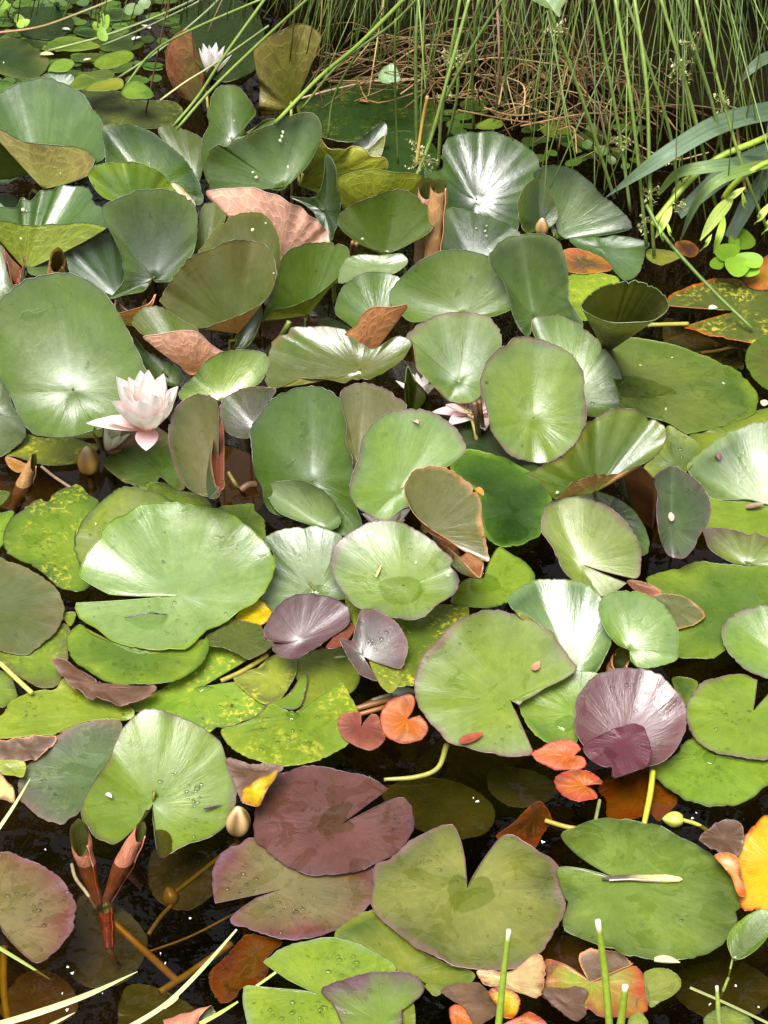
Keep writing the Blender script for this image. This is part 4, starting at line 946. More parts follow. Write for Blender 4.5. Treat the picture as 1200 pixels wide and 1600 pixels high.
L("872,395 900,388 940,400 955,424 925,430 885,425", (915, 410), 'bn am am', 'brown and amber dead leaf below the small torn glossy leaf', T=2, **DR)
L("1055,382 1075,378 1092,392 1080,402 1062,396", (1075, 390), 'bn am', 'small brown dead leaf under the hanging pale leaflets', mat=M_DEAD, T=4, **DG)
# oval leaves of pondweed
PW = dict(name='pondweed_leaf', cat='pondweed leaf', group='pondweed leaves', net=.3, eps=.0006)
for rim, at, c, lab, T in (
    ("140,20 160,14 190,14 214,22 205,30 170,33 145,28", (175, 23), 'dk md', 'dark oval pondweed leaf behind the three-lobed sprig, far left', 0),
    ("115,50 130,45 150,48 155,55 135,58", (135, 52), 'dk md', 'small dim pondweed leaf left of the three-lobed sprig', 0),
    ("150,62 180,55 215,58 224,70 200,80 160,78", (187, 68), 'dk md', 'dark oval pondweed leaf just right of the three-lobed sprig', 0),
    ("66,76 80,63 100,58 125,60 150,68 155,74 130,78 95,80 72,79", (75, 76), 'md lt', 'long green pondweed leaf under a slanting rush stem, far left', 3),
    ("110,92 125,85 150,84 165,88 150,95 125,97", (135, 90), 'md', 'shaded pondweed leaf behind the brightest oval one', 0),
    ("147,98 160,88 182,81 200,80 209,87 200,98 180,105 155,107", (148, 102), 'lt lt', 'largest bright oval pondweed leaf, far left', 10),
    ("170,112 195,100 208,98 200,110 180,114", (190, 106), 'md', 'narrow shaded pondweed leaf tucked under the largest bright oval one', 0),
    ("75,110 85,97 100,92 113,95 115,102 105,111 85,112", (76, 111), 'lt lt', 'bright round-tipped pondweed leaf nearest the large shiny far-left leaf', 10),
    ("110,138 118,122 130,117 147,122 146,130 135,138 118,140", (146, 124), 'md lt', 'green pondweed leaf touching the small grey-green leaf tip', 4),
    ("120,115 140,112 165,108 178,113 176,122 160,124 135,121", (175, 116), 'md', 'middle pondweed leaf of the cluster, behind the yellow-green one', 0),
    ("134,140 145,130 160,126 180,122 192,126 190,138 170,142 145,142", (191, 130), 'ly lt', 'yellow-green pondweed leaf at the front of the cluster', 5),
    ("190,145 200,130 215,127 230,135 240,150 225,154 200,154", (192, 146), 'lt md', 'rounded pondweed leaf at the right end of the cluster', 8),
    ("226,100 245,98 255,102 245,106 228,104", (228, 102), 'md', 'small pondweed leaf right of the cluster, near the copper upright leaf', 0),
    ("847,190 870,185 888,200 889,213 860,215 846,205", (848, 200), 'lt', 'bright pondweed leaf among the rush stems, above the triangular leaf', 8),
    ("900,212 930,200 946,215 930,232 905,230", (905, 226), 'md dk', 'dim pondweed leaf among the rushes above the long iris blade', 0),
    ("720,160 745,152 762,160 750,172 725,170", (724, 168), 'md', 'dim pondweed leaf below the brown thatch, upper of two', 0),
    ("745,196 765,186 785,190 780,200 755,202", (750, 200), 'lt', 'small bright pondweed leaf below the brown thatch, behind the two-lobed leaf', 6),
    ("1006,1522 1020,1514 1040,1514 1058,1524 1064,1540 1050,1556 1030,1566 1016,1573 1013,1548", (1008, 1560), 'lt lt', 'fresh green pondweed leaf right of the orange and yellow leaf', 5),
    ("1137,1473 1143,1453 1163,1433 1187,1420 1205,1424 1210,1450 1200,1463 1183,1483 1163,1497 1147,1497", (1146, 1498), 'ol lt', 'olive oval pondweed leaf on its own stalk at the bottom right', 16),
    ("984,1590 1000,1583 1012,1600 984,1606", (995, 1602), 'lt', 'green pondweed leaf end at the bottom edge below the orange leaf', 0),
    ("1065,400 1045,392 1013,390 1012,404 1030,414 1042,412", (1040, 402), 'ly lt', 'bright lime oval leaf right of the low grey-green leaf', 10)):
    L(rim, at, c, lab, T=T, stalk=False, pet=(1132, 1548) if 'own stalk' in lab else None, pcol=(.16, .2, .03), **PW) if 'own stalk' not in lab else \
    L(rim, at, c, lab, T=T, pet=(1130, 1548), pcol=(.16, .2, .03), **PW)
# ---------------------------------------------------------------- water lily flowers and buds
def petal_geo(base, az, Lp, W, e0, e1, r0=0.004, curl=0.5, tip=(.86, .80, .80), root=(.80, .42, .46), nv=11, nu=7, lean=None):
    """a boat-shaped petal: starts at elevation e0, bends to e1"""
    az = math.radians(az)
    er = np.array([math.cos(az), math.sin(az), 0]); es = np.array([-math.sin(az), math.cos(az), 0]); ez = np.array([0, 0, 1.0])
    v = np.linspace(0, 1, nv)
    el = np.radians(e0 + (e1 - e0) * v ** 0.8)
    ds = Lp / (nv - 1)
    r = r0 + np.r_[0, np.cumsum(np.cos(el[:-1]) * ds)]
    z = np.r_[0, np.cumsum(np.sin(el[:-1]) * ds)]
    w = W * np.sin(np.pi * np.clip(0.10 + 0.90 * v, 0, 1) ** 0.85) ** 0.75
    w[-1] = W * 0.05
    V, C = [], []
    tip, root = np.array(tip), np.array(root)
    for i in range(nv):
        n = -math.sin(el[i]) * er + math.cos(el[i]) * ez          # inner side
        for u in np.linspace(-1, 1, nu):
            cup = curl * (u * u) * w[i] * 0.5
            rip = 0.02 * w[i] * math.cos(u * 9)
            V.append(r[i] * er + z[i] * ez + u * w[i] * 0.5 * es + n * (cup + rip))
            k = min(1.0, v[i] * 1.5)
            C.append(root * (1 - k) + tip * k)
    V = np.array(V)
    if lean is not None: V = V @ np.array(lean).T
    F = [(i * nu + j, i * nu + j + 1, (i + 1) * nu + j + 1, (i + 1) * nu + j) for i in range(nv - 1) for j in range(nu - 1)]
    return V + base, F, np.array(C)

def leaning(ax, ay):
    return np.array(Matrix.Rotation(math.radians(ax), 3, 'X') @ Matrix.Rotation(math.radians(ay), 3, 'Y'))

def flower(c, rings, label, stamens=True, lean=None, group='water lily blooms', tip=(.80, .74, .735), root=(.80, .44, .47), calyx=None, stalk=True, extra=()):
    c = np.asarray(c)
    root_o = empty('water_lily_flower', tuple(c))
    tag(root_o, label, 'water lily flower', group)
    for n, a0, Lp, W, e0, e1, cu in rings:
        for k in range(n):
            a = a0 + 360 / n * k + random.uniform(-6, 6)
            j = random.uniform(.92, 1.06)
            V, F, C = petal_geo(c, a, Lp * j, W * random.uniform(.92, 1.06), e0 + random.uniform(-5, 5), e1 + random.uniform(-7, 7), curl=cu, tip=tip, root=root, lean=lean)
            mb = MB(); mb.add(V, F, C)
            mb.build('petal', M_PETAL, root_o)
    for a, Lp, W, e0, e1, cu, t_, r_ in extra:
        V, F, C = petal_geo(c, a, Lp, W, e0, e1, curl=cu, tip=t_, root=r_, lean=lean)
        mb = MB(); mb.add(V, F, C); mb.build('petal', M_PETAL, root_o)
    if calyx:
        n, a0, Lp, W, e0, e1, col = calyx
        for k in range(n):
            V, F, C = petal_geo(c - np.array([0, 0, .003]), a0 + 360 / n * k, Lp, W, e0, e1, r0=.006, curl=.5, tip=col, root=np.array(col) * .7, lean=lean)
            mb = MB(); mb.add(V, F, C); mb.build('sepal', M_BUD, root_o)
    if stamens:
        mb = MB()
        for k in range(46):
            a = k * 137.5; q = (k / 46) ** .5
            V, F, C = petal_geo(c, a, 0.026 + .006 * (1 - q), .0026, 84 - 16 * q, 96 - 30 * q, r0=.002 + .007 * q, curl=.2, tip=(.86, .62, .16), root=(.85, .70, .30), nv=6, nu=3, lean=lean)
            mb.add(V, F, C)
        mb.build('stamens', M_PETAL, root_o)
    if stalk:
        d_ = (c - CAM) / (CAM[2] - c[2]); w_ = c + d_ * c[2] * .93
        P = smooth_path(np.array([c + [0, 0, .002], c * .6 + w_ * .4 + [0, .004, 0], w_, w_ + [.01, .03, -.2]]), 14)
        V, F = tube_geo(P, .0032, 7); mb = MB(); mb.add(V, F, (.12, .09, .03)); mb.build('stalk', M_STEM, root_o)
    return root_o

PINKT, PINKR = (.84, .72, .73), (.82, .44, .48)
m = pxm(225, 640)
RNG = np.random.default_rng(11)
def before(px, py, gap, probe):
    """a place on the line of sight that stands clear in front of the leaves at the probe points"""
    e = max(e_of(surf(*q)[None])[1][0] for q in probe)
    d = rays((px, py))[0]; t0 = -CAM_H / d[2]
    return CAM + d * (t0 * (1 - e) - gap)
flower(before(231, 668, .045, ((200, 620), (225, 600), (231, 640), (190, 650))), [(8, 18, .067, .034, 40, 78, .6), (8, 40, .066, .032, 52, 85, .62), (8, 5, .056, .026, 62, 92, .65)],
       'large open white and pink water lily on the left, one petal lying out flat', lean=leaning(6, 1),
       extra=[(187, .064, .024, 12, 10, .35, (.84, .70, .69), (.82, .50, .53)), (193, .050, .022, 22, 30, .45, (.85, .76, .75), (.82, .5, .53)),
              (271, .030, .026, -14, -2, .30, (.82, .55, .58), (.80, .42, .47))], stalk=True)
flower(at_z(330, 118, .075), [(6, 20, .052, .019, 62, 84, .7), (5, 50, .048, .017, 70, 88, .7)],
       'half-closed white water lily at the back beside the copper upright leaf', stamens=False, lean=leaning(0, 4), root=(.82, .70, .70), tip=(.86, .83, .83),
       calyx=(4, 10, .040, .016, 48, 62, (.12, .13, .03)), extra=[(345, .050, .015, 48, 62, .7, (.86, .80, .80), (.82, .66, .66))])
flower(at_z(742, 644, .012), [(8, 12, .052, .024, 2, 16, .45), (6, 30, .046, .021, 18, 40, .5)],
       'pink water lily half hidden below the fan-shaped grey-green leaf', root=(.62, .44, .44), tip=(.70, .57, .57), stamens=False)
flower(at_z(654, 616, .01), [(6, 0, .034, .013, 25, 55, .6), (5, 30, .026, .012, 50, 75, .6)],
       'small white water lily mostly hidden behind the dark olive cone leaf', stamens=False, root=(.8, .7, .68), tip=(.85, .82, .80))
flower(at_z(603, 824, .0), [(8, 10, .036, .018, 30, 60, .6), (7, 30, .028, .015, 52, 80, .6)],
       'white water lily mostly hidden between the shiny centre leaf and the round centre pad', stamens=False, root=(.80, .62, .60), tip=(.86, .82, .80))
flower(at_z(20, 350, .07), [(6, 10, .020, .011, 52, 84, .7)], 'white water lily bloom peeping from behind the olive cup leaf on the left', stamens=False, root=(.82, .74, .72), tip=(.86, .84, .83), stalk=False)
# a bud just opening, its brown sepals parted
flower(at_z(168, 702, .012), [(3, 230, .040, .014, 62, 80, .8), (3, 60, .040, .014, 70, 86, .8)], 'bud just opening, white petals between brown sepals, left of the large flower',
       stamens=False, lean=leaning(4, 22), root=(.80, .72, .60), tip=(.85, .82, .72), calyx=(4, 200, .040, .015, 40, 66, (.20, .11, .05)))

def bud(px, py, z, hgt, rad, label, tilt=(0, 0), col=(.22, .12, .03), tip=(.80, .66, .50), stripe=(.42, .26, .08), stalk_px=None, sub=False, name='lily_bud'):
    c = at_z(px, py, z)
    root = tag(empty(name, tuple(c)), label, 'lily bud', 'water lily buds')
    Rm = leaning(*tilt)
    nseg, nr = 24, 16
    V, F, C = [], [], []
    for i in range(nr + 1):
        v = i / nr
        r = rad * (math.sin(math.pi * min(1, 0.16 + 0.84 * v)) ** 0.72) * (1 - 0.12 * v)
        if i == nr: r = rad * .02
        for k in range(nseg):
            w = 2 * math.pi * k / nseg
            g = abs(math.sin(2 * w + .5))                     # four sepals meeting in grooves
            rr = r * (0.93 + 0.07 * g ** .6)
            V.append([rr * math.cos(w), rr * math.sin(w), hgt * v])
            g2 = g ** 2.2; q = np.array(col) * (1 - g2 * .9) + np.array(stripe) * (g2 * .9)
            kk = max(0, (v - .82) / .18) ** 1.5
            C.append(q * (1 - kk) + np.array(tip) * kk)
    for i in range(nr):
        for k in range(nseg):
            k2 = (k + 1) % nseg
            F.append((i * nseg + k, i * nseg + k2, (i + 1) * nseg + k2, (i + 1) * nseg + k))
    V = np.array(V) @ Rm.T + c
    mb = MB(); mb.add(V, F, np.array(C)); mb.build('sepals', M_BUD, root)
    e = at_z(*stalk_px, -.01) if stalk_px else c + np.array([0, .02, -.2])
    d = -(Rm @ np.array([0, 0, 1.0]))
    P = smooth_path(np.array([c + d * -.002, c + d * .015, e]) if not stalk_px else np.array([c, (c + e) / 2 + [0, 0, .003], e]), 12)
    V, F = tube_geo(P, rad * .26, 7); mb = MB(); mb.add(V, F, np.array(col) * .9 + np.array([.03, .04, 0])); mb.build('stalk', M_STEM, root)
    return root

bud(140, 738, -.004, .040, .0145, 'plump brown bud standing in black water below the big grey-green leaf', col=(.20, .105, .025), stripe=(.44, .24, .06))
bud(372, 1300, -.004, .036, .0135, 'plump bud striped cream and brown beside the bright notched leaf', tilt=(0, 3), col=(.12, .065, .02), stripe=(.50, .34, .16), tip=(.62, .44, .24))
bud(846, 366, .06, .026, .010, 'small brown bud tip between the triangular leaf and the torn glossy leaf', col=(.20, .13, .05), tip=(.6, .45, .3))
bud(1066, 1281, .004, .020, .0085, 'small yellow-green bud lying on the water above the seed-pod pad', tilt=(-4, -86), col=(.34, .36, .06), stripe=(.46, .48, .10), tip=(.5, .5, .14), stalk_px=(1112, 1302))
bud(614, 1085, .002, .024, .0085, 'shiny grey bud lying above the round orange pad', tilt=(-8, 80), col=(.20, .18, .15), stripe=(.34, .32, .30), tip=(.3, .28, .26), stalk_px=(556, 1108))
bud(271, 1412, -.020, .018, .0085, 'small bud sunk under the dark water at the bottom left', tilt=(-30, -20), col=(.20, .15, .04), stripe=(.25, .19, .05), tip=(.2, .16, .05), stalk_px=(232, 1460))

# ---------------------------------------------------------------- young leaves still rolled up
def rolled(base_px, tip_px, tip_z, r0px, r1px, label, down_px=None, col='cu', inner='ol', turns=1.55, mouth=0.55, base_z=0.0, mouth_az=-90, stalk=True):
    B, Tp = at_z(*base_px, base_z), at_z(*tip_px, tip_z)
    m = pxm(*base_px)
    pts = [B, Tp]; rad = [r0px * m, r1px * m]
    if down_px is not None:
        pts = [at_z(*down_px, -.045)] + pts; rad = [r0px * m * .45] + rad
    P = smooth_path(np.array(pts), 26)
    rr = np.interp(np.linspace(0, 1, 26), np.linspace(0, 1, len(rad)), rad)
    T = np.gradient(P, axis=0); T /= np.linalg.norm(T, axis=1)[:, None]
    ns = 52
    A0 = math.radians(mouth_az)
    V = []
    ax = T[-1]
    X = np.array([1.0, 0, 0]); X -= ax * (X @ ax); X /= np.linalg.norm(X); Y = np.cross(ax, X)
    for i in range(26):
        for k in range(ns):
            f = k / (ns - 1)
            w = A0 + 0.9 + 2 * math.pi * turns * f
            r = rr[i] * (1.0 - 0.30 * f * turns / 1.5) * (1 + .05 * math.sin(i * .7 + 5 * f) + .04 * math.sin(i * .31 + w * 2)) * (1 - .22 * (i / 25.0) ** 4)
            cut = ((0.5 + 0.5 * math.cos(w - A0)) ** 1.4 * mouth * 3.4 + 0.5 * f + .16 * mouth * math.sin(3.1 * w + 2 * f) + .08 * mouth * math.sin(7 * w)) * rr[i] * (i / 25.0) ** 3
            V.append(P[i] + r * (math.cos(w) * X + math.sin(w) * Y) - ax * cut)
    F = [(i * ns + k, (i + 1) * ns + k, (i + 1) * ns + k + 1, i * ns + k + 1) for i in range(25) for k in range(ns - 1)]
    V = np.array(V)
    root = tag(empty('rolled_leaf', (B[0], B[1], 0)), label, 'rolled leaf', 'young rolled leaves')
    n = len(V)
    uu = np.tile(np.linspace(0, 1, ns), 26); vv = np.repeat(np.linspace(0, 1, 26), ns)
    cd = np.array(PAL[col])[None] * (0.85 + 0.35 * vv[:, None]); cu_ = np.tile(np.array(PAL[inner]), (n, 1))
    lp = np.stack([.05 * np.cos(uu * 6), .05 * np.sin(uu * 6), vv], -1)
    pr = np.tile([0, .3, 1.0, RNG.uniform(0, 20)], (n, 1))
    mesh_obj('blade', V, F, M_LEAF, root, cols={'c_up': cu_, 'c_dn': cd, 'lp': lp, 'prm': pr})
    # pale outer edge of the roll
    P2 = V.reshape(26, ns, 3)[:, 0]
    tv, tf = tube_geo(P2, .0008, 5); mb = MB(); mb.add(tv, tf, np.array(PAL[col]) * 1.35); mb.build('rolled_edge', M_RIM, root)
    if stalk:
        S0 = P[0]; S = smooth_path(np.array([S0, S0 + [.01, .02, -.08], S0 + [.03, .05, -.22]]), 8)
        tv, tf = tube_geo(S, .003, 6); mb = MB(); mb.add(tv, tf, (.16, .12, .03)); mb.build('petiole', M_STEM, root)
    return root

PAL['rl'] = (.42, .16, .10); PAL['rl2'] = (.46, .25, .11); PAL['rl3'] = (.30, .05, .045)
rolled((133, 1346), (120, 1290), .052, 17, 20, 'rolled copper-red leaf with an open olive mouth, left one of the pair in dark water', down_px=(152, 1412), col='rl', mouth=.75)
rolled((194, 1346), (224, 1290), .048, 17, 13, 'rolled copper-red leaf with a pinched tip, right one of the pair in dark water', down_px=(166, 1408), col='rl', mouth=.6, mouth_az=-60)
rolled((170, 1482), (164, 1408), -.004, 8, 16, 'rolled red leaf still under water below the copper-red pair', col='rl3', base_z=-.03, mouth=.3)
rolled((660, 408), (668, 284), .17, 15, 18, 'broad pinkish rolled leaf standing behind the brown rolled one', col='pk', mouth=.3, base_z=.04)
rolled((674, 412), (686, 284), .175, 14, 17, 'tall brown rolled leaf with a dark hole at its tip, right of the lens-shaped leaf', col='rl2', mouth=.15, base_z=.05)
rolled((85, 445), (90, 396), .13, 14, 14, 'rolled copper leaf tip with an olive mouth below the olive cup leaf', col='rl2', mouth=.9, base_z=.05)
rolled((38, 756), (56, 712), .045, 15, 9, 'rolled brown leaf tip rising from black water at the left', down_px=(20, 800), col='rl2', mouth=.9, mouth_az=-40)
rolled((262, 1612), (338, 1580), .02, 20, 15, 'rolled pink-brown leaf tip at the bottom edge by the pale grass blades', col='rl', mouth=.6, mouth_az=-40, base_z=.01)
rolled((956, 1060), (974, 1018), .060, 15, 17, 'short rolled rusty leaf just above the purple round leaf', col='cu', mouth=.5, base_z=.02)
# ---------------------------------------------------------------- loose stalks, grass and marginal plants
def stalk_obj(pts, r, col, label, name='lily_stalk', cat='stalk', group='loose stalks', mat=None, tip=None, n=20, col2=None):
    """pts: (x, y, z) picture points with a height above the water"""
    P = smooth_path(np.array([at_z(x, y, z) for x, y, z in pts]), n)
    m = pxm(pts[0][0], pts[0][1])
    rr = np.interp(np.linspace(0, 1, n), np.linspace(0, 1, len(r)), np.array(r) * m) if isinstance(r, (list, tuple)) else np.full(n, r * m)
    V, F = tube_geo(P, rr, 7)
    c = np.tile(np.array(col), (len(V), 1))
    if col2 is not None:
        t = np.repeat(np.linspace(0, 1, n), 7)[:, None]; c = c * (1 - t) + np.array(col2) * t
    if tip is not None: c[-7 * tip[1]:] = tip[0]
    mb = MB(); mb.add(V, F, c)
    return tag(mb.build(name, mat or M_STEM), label, cat, group)

YS, OS = (.42, .38, .03), (.22, .20, .04)
stalk_obj([(1006, 1290, .004), (1016, 1240, .012), (1020, 1205, .016)], [4.5, 5, 5], YS, 'bright yellow stalk crossing the amber sunken leaf')
stalk_obj([(600, 1218, .003), (650, 1214, .005), (684, 1200, .008), (698, 1164, .014)], [3, 4, 4, 5], (.26, .25, .05), 'bent olive-yellow stalk in the dark water below the split pad')
stalk_obj([(930, 1284, .001), (937, 1250, .003)], 3, (.3, .33, .12), 'short thin pale stalk below the coral red leaf')
stalk_obj([(852, 1282, .001), (885, 1292, .002), (915, 1296, .001)], 4, (.30, .24, .03), 'yellowish stalk ending at the tip of the seed-pod pad')
stalk_obj([(176, 1440, -.02), (225, 1485, -.03), (278, 1534, -.02)], 6, (.34, .20, .02), 'amber stalk sunk in the dark water, running right from the red roll')
stalk_obj([(250, 1550, -.02), (300, 1518, -.02), (362, 1474, -.012)], 6, (.28, .20, .02), 'olive-amber sunken stalk leading to the amber sunken leaf')
stalk_obj([(6, 1480, -.004), (6, 1545, -.01), (14, 1605, -.01)], 6, (.34, .24, .02), 'amber sunken stalk at the left frame, bottom corner')
stalk_obj([(272, 1396, -.02), (320, 1358, -.02), (392, 1300, -.02)], 4, (.16, .13, .02), 'dim sunken stalk leading up to the plump striped bud')
stalk_obj([(230, 1488, -.03), (300, 1462, -.03), (380, 1420, -.03)], 2, (.25, .17, .04), 'thin brown sunken stalk left of the bronze-pink pad')
stalk_obj([(150, 1420, -.01), (135, 1395, .001), (118, 1372, .002), (112, 1350, .003)], 3, (.20, .16, .08), 'thin curved grey stalk hooked round the left rolled leaf')
stalk_obj([(0, 1036, .012), (25, 1060, .012), (50, 1083, .013)], 4, (.40, .40, .10), 'pale yellow stalk lying between the bronze round pad and the lime pad')
stalk_obj([(65, 729, .002), (85, 745, .004), (112, 763, .004)], 2.5, (.30, .20, .12), 'thin tan stalk below the yellow-mottled pad')
stalk_obj([(555, 1108, .002), (590, 1098, .005), (616, 1092, .005)], 5, (.20, .09, .03), 'upper brown stalk lying above the small red-brown pad')
stalk_obj([(562, 1116, .002), (590, 1108, .004), (606, 1103, .004)], 4, (.24, .10, .03), 'lower brown stalk lying above the small red-brown pad')
stalk_obj([(345, 1064, .006), (380, 1048, .008), (418, 1024, .010)], 4, (.24, .20, .03), 'olive stalk in the gap left of the lilac-pink leaf')
stalk_obj([(1012, 508, .02), (1040, 507, .012), (1075, 506, .006)], 3.5, (.32, .30, .06), 'pale stalk reaching from the cone cup leaf to the yellow-spattered pad')
stalk_obj([(1095, 552, -.01), (1130, 546, -.012), (1165, 532, -.015)], 3, (.18, .14, .03), 'dim sunken stalk left of the olive round pad on the right')
stalk_obj([(357, 738, .01), (368, 756, .004), (384, 776, -.02)], 3, (.26, .24, .05), 'thin stalk bending into the black gap right of the folded bronze leaf')
stalk_obj([(376, 766, .002), (388, 758, .006), (400, 757, .004)], 6, (.26, .14, .07), 'short tan broken stalk end in the black gap right of the folded bronze leaf')
stalk_obj([(546, 450, .02), (548, 405, .08), (551, 378, .12)], 3, (.18, .085, .03), 'brown stalk below the lens-shaped leaf, left of two')
stalk_obj([(555, 450, .02), (556, 405, .08), (557, 380, .12)], 3, (.22, .11, .05), 'brown stalk below the lens-shaped leaf, right of two')
stalk_obj([(748, 684, .0), (744, 650, .05), (741, 628, .07)], 4.5, (.12, .065, .03), 'dark brown stalk beside the stalk of the fan-shaped leaf')
stalk_obj([(756, 676, .0), (751, 645, .05), (749, 626, .07)], 4, (.15, .075, .03), 'thinner brown stalk nearest the pale round leaf')
stalk_obj([(440, 530, .02), (448, 512, .05), (452, 502, .06)], [7, 6, 4], (.16, .20, .04), 'stub of a green stalk under the bright green bowl leaf')
stalk_obj([(523, 470, .03), (522, 450, .06), (524, 440, .08)], 3.5, (.34, .38, .08), 'short yellow-green stalk under the right end of the bowl leaf')
# cut stalks standing in the foreground
CUT = dict(name='cut_stalk', cat='cut stalk', group='cut stalks in the foreground')
WT = (.70, .68, .50)
stalk_obj([(953, 1612, 0), (945, 1520, .065), (934, 1438, .125)], [6, 6, 4.5], (.24, .34, .03), 'tallest pale-tipped cut stalk, rising before the seed-pod pad', tip=(WT, 2), **CUT)
stalk_obj([(968, 1612, 0), (973, 1575, .03), (977, 1540, .058)], [7, 6, 5], (.26, .36, .03), 'short white-tipped cut stalk in front of the orange and yellow leaf', tip=(WT, 2), **CUT)
stalk_obj([(778, 1612, 0), (786, 1530, .06), (795, 1453, .118)], [6, 5, 3.5], (.26, .38, .04), 'pale-tipped cut stalk rising before the cream dead leaf', tip=(WT, 2), **CUT)
stalk_obj([(1124, 1612, 0), (1122, 1575, .03), (1120, 1541, .055)], [4, 4, 2.5], (.30, .38, .08), 'thin pale-tipped cut stalk at the bottom right', tip=(WT, 2), **CUT)

def blade_obj(pts, w, col, label, name='grass_blade', cat='grass blade', group=None, nrm=(0, -.6, .8), fold=.25, n=22, col2=None, parent=None, mat=None):
    P = smooth_path(np.array([at_z(x, y, z) for x, y, z in pts]), n)
    m = np.linalg.norm(P - CAM, axis=1) / FPX
    ww = np.interp(np.linspace(0, 1, n), np.linspace(0, 1, len(w)), w) * m
    V, F = ribbon_geo(P, ww, nrm, fold)
    c = np.tile(np.array(col), (len(V), 1))
    if col2 is not None:
        t = np.repeat(np.linspace(0, 1, n), 9)[:, None] ** 2; c = c * (1 - t) + np.array(col2) * t
    c = c * np.tile(np.array([.80, 1.08, .88, 1.10, .72, 1.10, .88, 1.08, .80]), n)[:, None]
    mb = MB(); mb.add(V, F, c)
    o = mb.build(name, mat or M_BLADE, parent)
    return tag(o, label, cat, group) if label else o

PG = (.46, .50, .24)
GB = dict(group='fallen grass blades')
blade_obj([(-20, 1606, .02), (60, 1582, .03), (140, 1553, .035), (215, 1518, .03)], [10, 10, 8, 1], PG, 'broad pale grass blade across the bottom left corner', **GB)
blade_obj([(190, 1612, .015), (255, 1572, .02), (310, 1520, .025), (370, 1452, .02)], [8, 7, 6, 3], PG, 'long pale grass blade slanting up towards the bronze-pink pad', **GB)
blade_obj([(255, 1574, .021), (275, 1562, .021), (279, 1556, .022)], [7, 5, 1], PG, 'short side tip of the long pale grass blade', **GB)
blade_obj([(312, 1600, .02), (345, 1582, .022), (372, 1565, .02)], [7, 6, 3], (.34, .42, .10), 'green grass blade by the rolled tip at the bottom edge', **GB)
blade_obj([(78, 1602, .02), (98, 1592, .02), (117, 1582, .02)], [5, 4, 1], PG, 'short pale grass tip at the bottom left', **GB)
blade_obj([(-10, 1306, .02), (20, 1262, .03), (47, 1217, .035)], [6, 5, 1.5], PG, 'thin pale grass blade crossing the grey-purple leaf at the left edge', **GB)
blade_obj([(-10, 1476, .01), (30, 1500, .006), (78, 1530, -.006)], [6, 5, 2], (.24, .30, .05), 'green grass blade dipping into the water at the left', **GB)
blade_obj([(400, 1541, .008), (416, 1530, .009), (431, 1519, .01)], [4, 4, 4], (.38, .44, .10), 'thin stem between the amber sunken leaf and the lime beaded pad', **GB)
blade_obj([(1078, 1543, .01), (1140, 1570, .01), (1215, 1606, .01)], [4, 4, 4], (.24, .26, .08), 'thin green stem slanting across the dark water, bottom right', **GB)
blade_obj([(605, 1045, .03), (625, 1056, .03), (648, 1068, .03)], [3, 7, 3], (.25, .32, .20), 'small grey-green grass tip beside the folded silver-lilac leaf', **GB)
# dry pod and scraps lying on the pads
def pod():
    P = np.array([surf(x, y, .004) for x, y in ((940, 1378), (962, 1377), (985, 1376), (1010, 1377), (1040, 1377), (1066, 1378))])
    P[:, 2] = P[:, 2].mean()
    P = smooth_path(P, 24)
    r = np.interp(np.linspace(0, 1, 24), [0, .2, .5, .8, .97, 1], [.0012, .0026, .0036, .0040, .0024, .0006])
    V, F = tube_geo(P, r, 10)
    t = np.repeat(np.linspace(0, 1, 24), 10)[:, None]
    c = np.array([.07, .05, .045]) * (1 - np.clip(t * 2 - .6, 0, 1)) + np.array([.66, .56, .22]) * np.clip(t * 2 - .6, 0, 1)
    root = tag(empty('seed_pod', tuple(P[12])), 'dry seed pod, half dark and half cream, on the large green pad', 'seed pod')
    mb = MB(); mb.add(V, F, c); mb.build('husk', M_DRY, root)
    V, F = tube_geo(P[2:18] + [0, -.003, .001], .0009, 5); mb = MB(); mb.add(V, F, (.45, .40, .36)); mb.build('split_edge', M_DRY, root)
pod()
def scrap(px, py, lens, col, label, name='fallen_petal', cat='fallen petal', group='fallen scraps', mat=None, rot=0.0, w=.5, curl=.5):
    c = surf(px, py, .0035)
    V, F, C = petal_geo(c, rot, lens * pxm(px, py), lens * w * pxm(px, py), 4, 14, r0=-lens * pxm(px, py) * .5, curl=curl, tip=col, root=np.array(col) * .85)
    mb = MB(); mb.add(V, F, C)
    return tag(mb.build(name, mat or M_PETAL), label, cat, group)
scrap(74, 90, 24, (.80, .66, .36), 'cream fallen petal on the white-specked dark pad', rot=-20)
scrap(104, 50, 16, (.78, .66, .64), 'pinkish white fallen petal on the far dark water', rot=-30)
scrap(137, 97, 12, (.78, .66, .40), 'tiny cream scrap among the pondweed leaves', rot=10)
scrap(228, 43, 16, (.80, .78, .66), 'white scrap on the slanting rush stem, upper of two', rot=150)
scrap(214, 64, 16, (.76, .74, .66), 'white scrap on the slanting rush stem, lower of two', rot=20)
scrap(569, 163, 18, (.55, .22, .04), 'orange scrap on the large dark pad below the thatch', rot=-40, mat=M_DEAD)
scrap(750, 774, 26, (.55, .22, .04), 'orange scrap at the edge of the central bronze leaf', rot=-70, mat=M_DEAD, w=.4)
scrap(1114, 486, 14, (.84, .80, .62), 'white scrap in the notch of the yellow-spattered pad', rot=0, w=.9)
scrap(1042, 1509, 40, (.60, .54, .36), 'pale curled petal above the fresh green pondweed leaf', rot=-12, w=.35, curl=1.2)
scrap(532, 1032, 20, (.58, .66, .36), 'small pale green scrap left of the folded silver-lilac leaf', rot=0, w=.3)
scrap(1194, 634, 14, (.72, .52, .36), 'small tan scrap on dark water at the right edge', rot=70, w=.9)
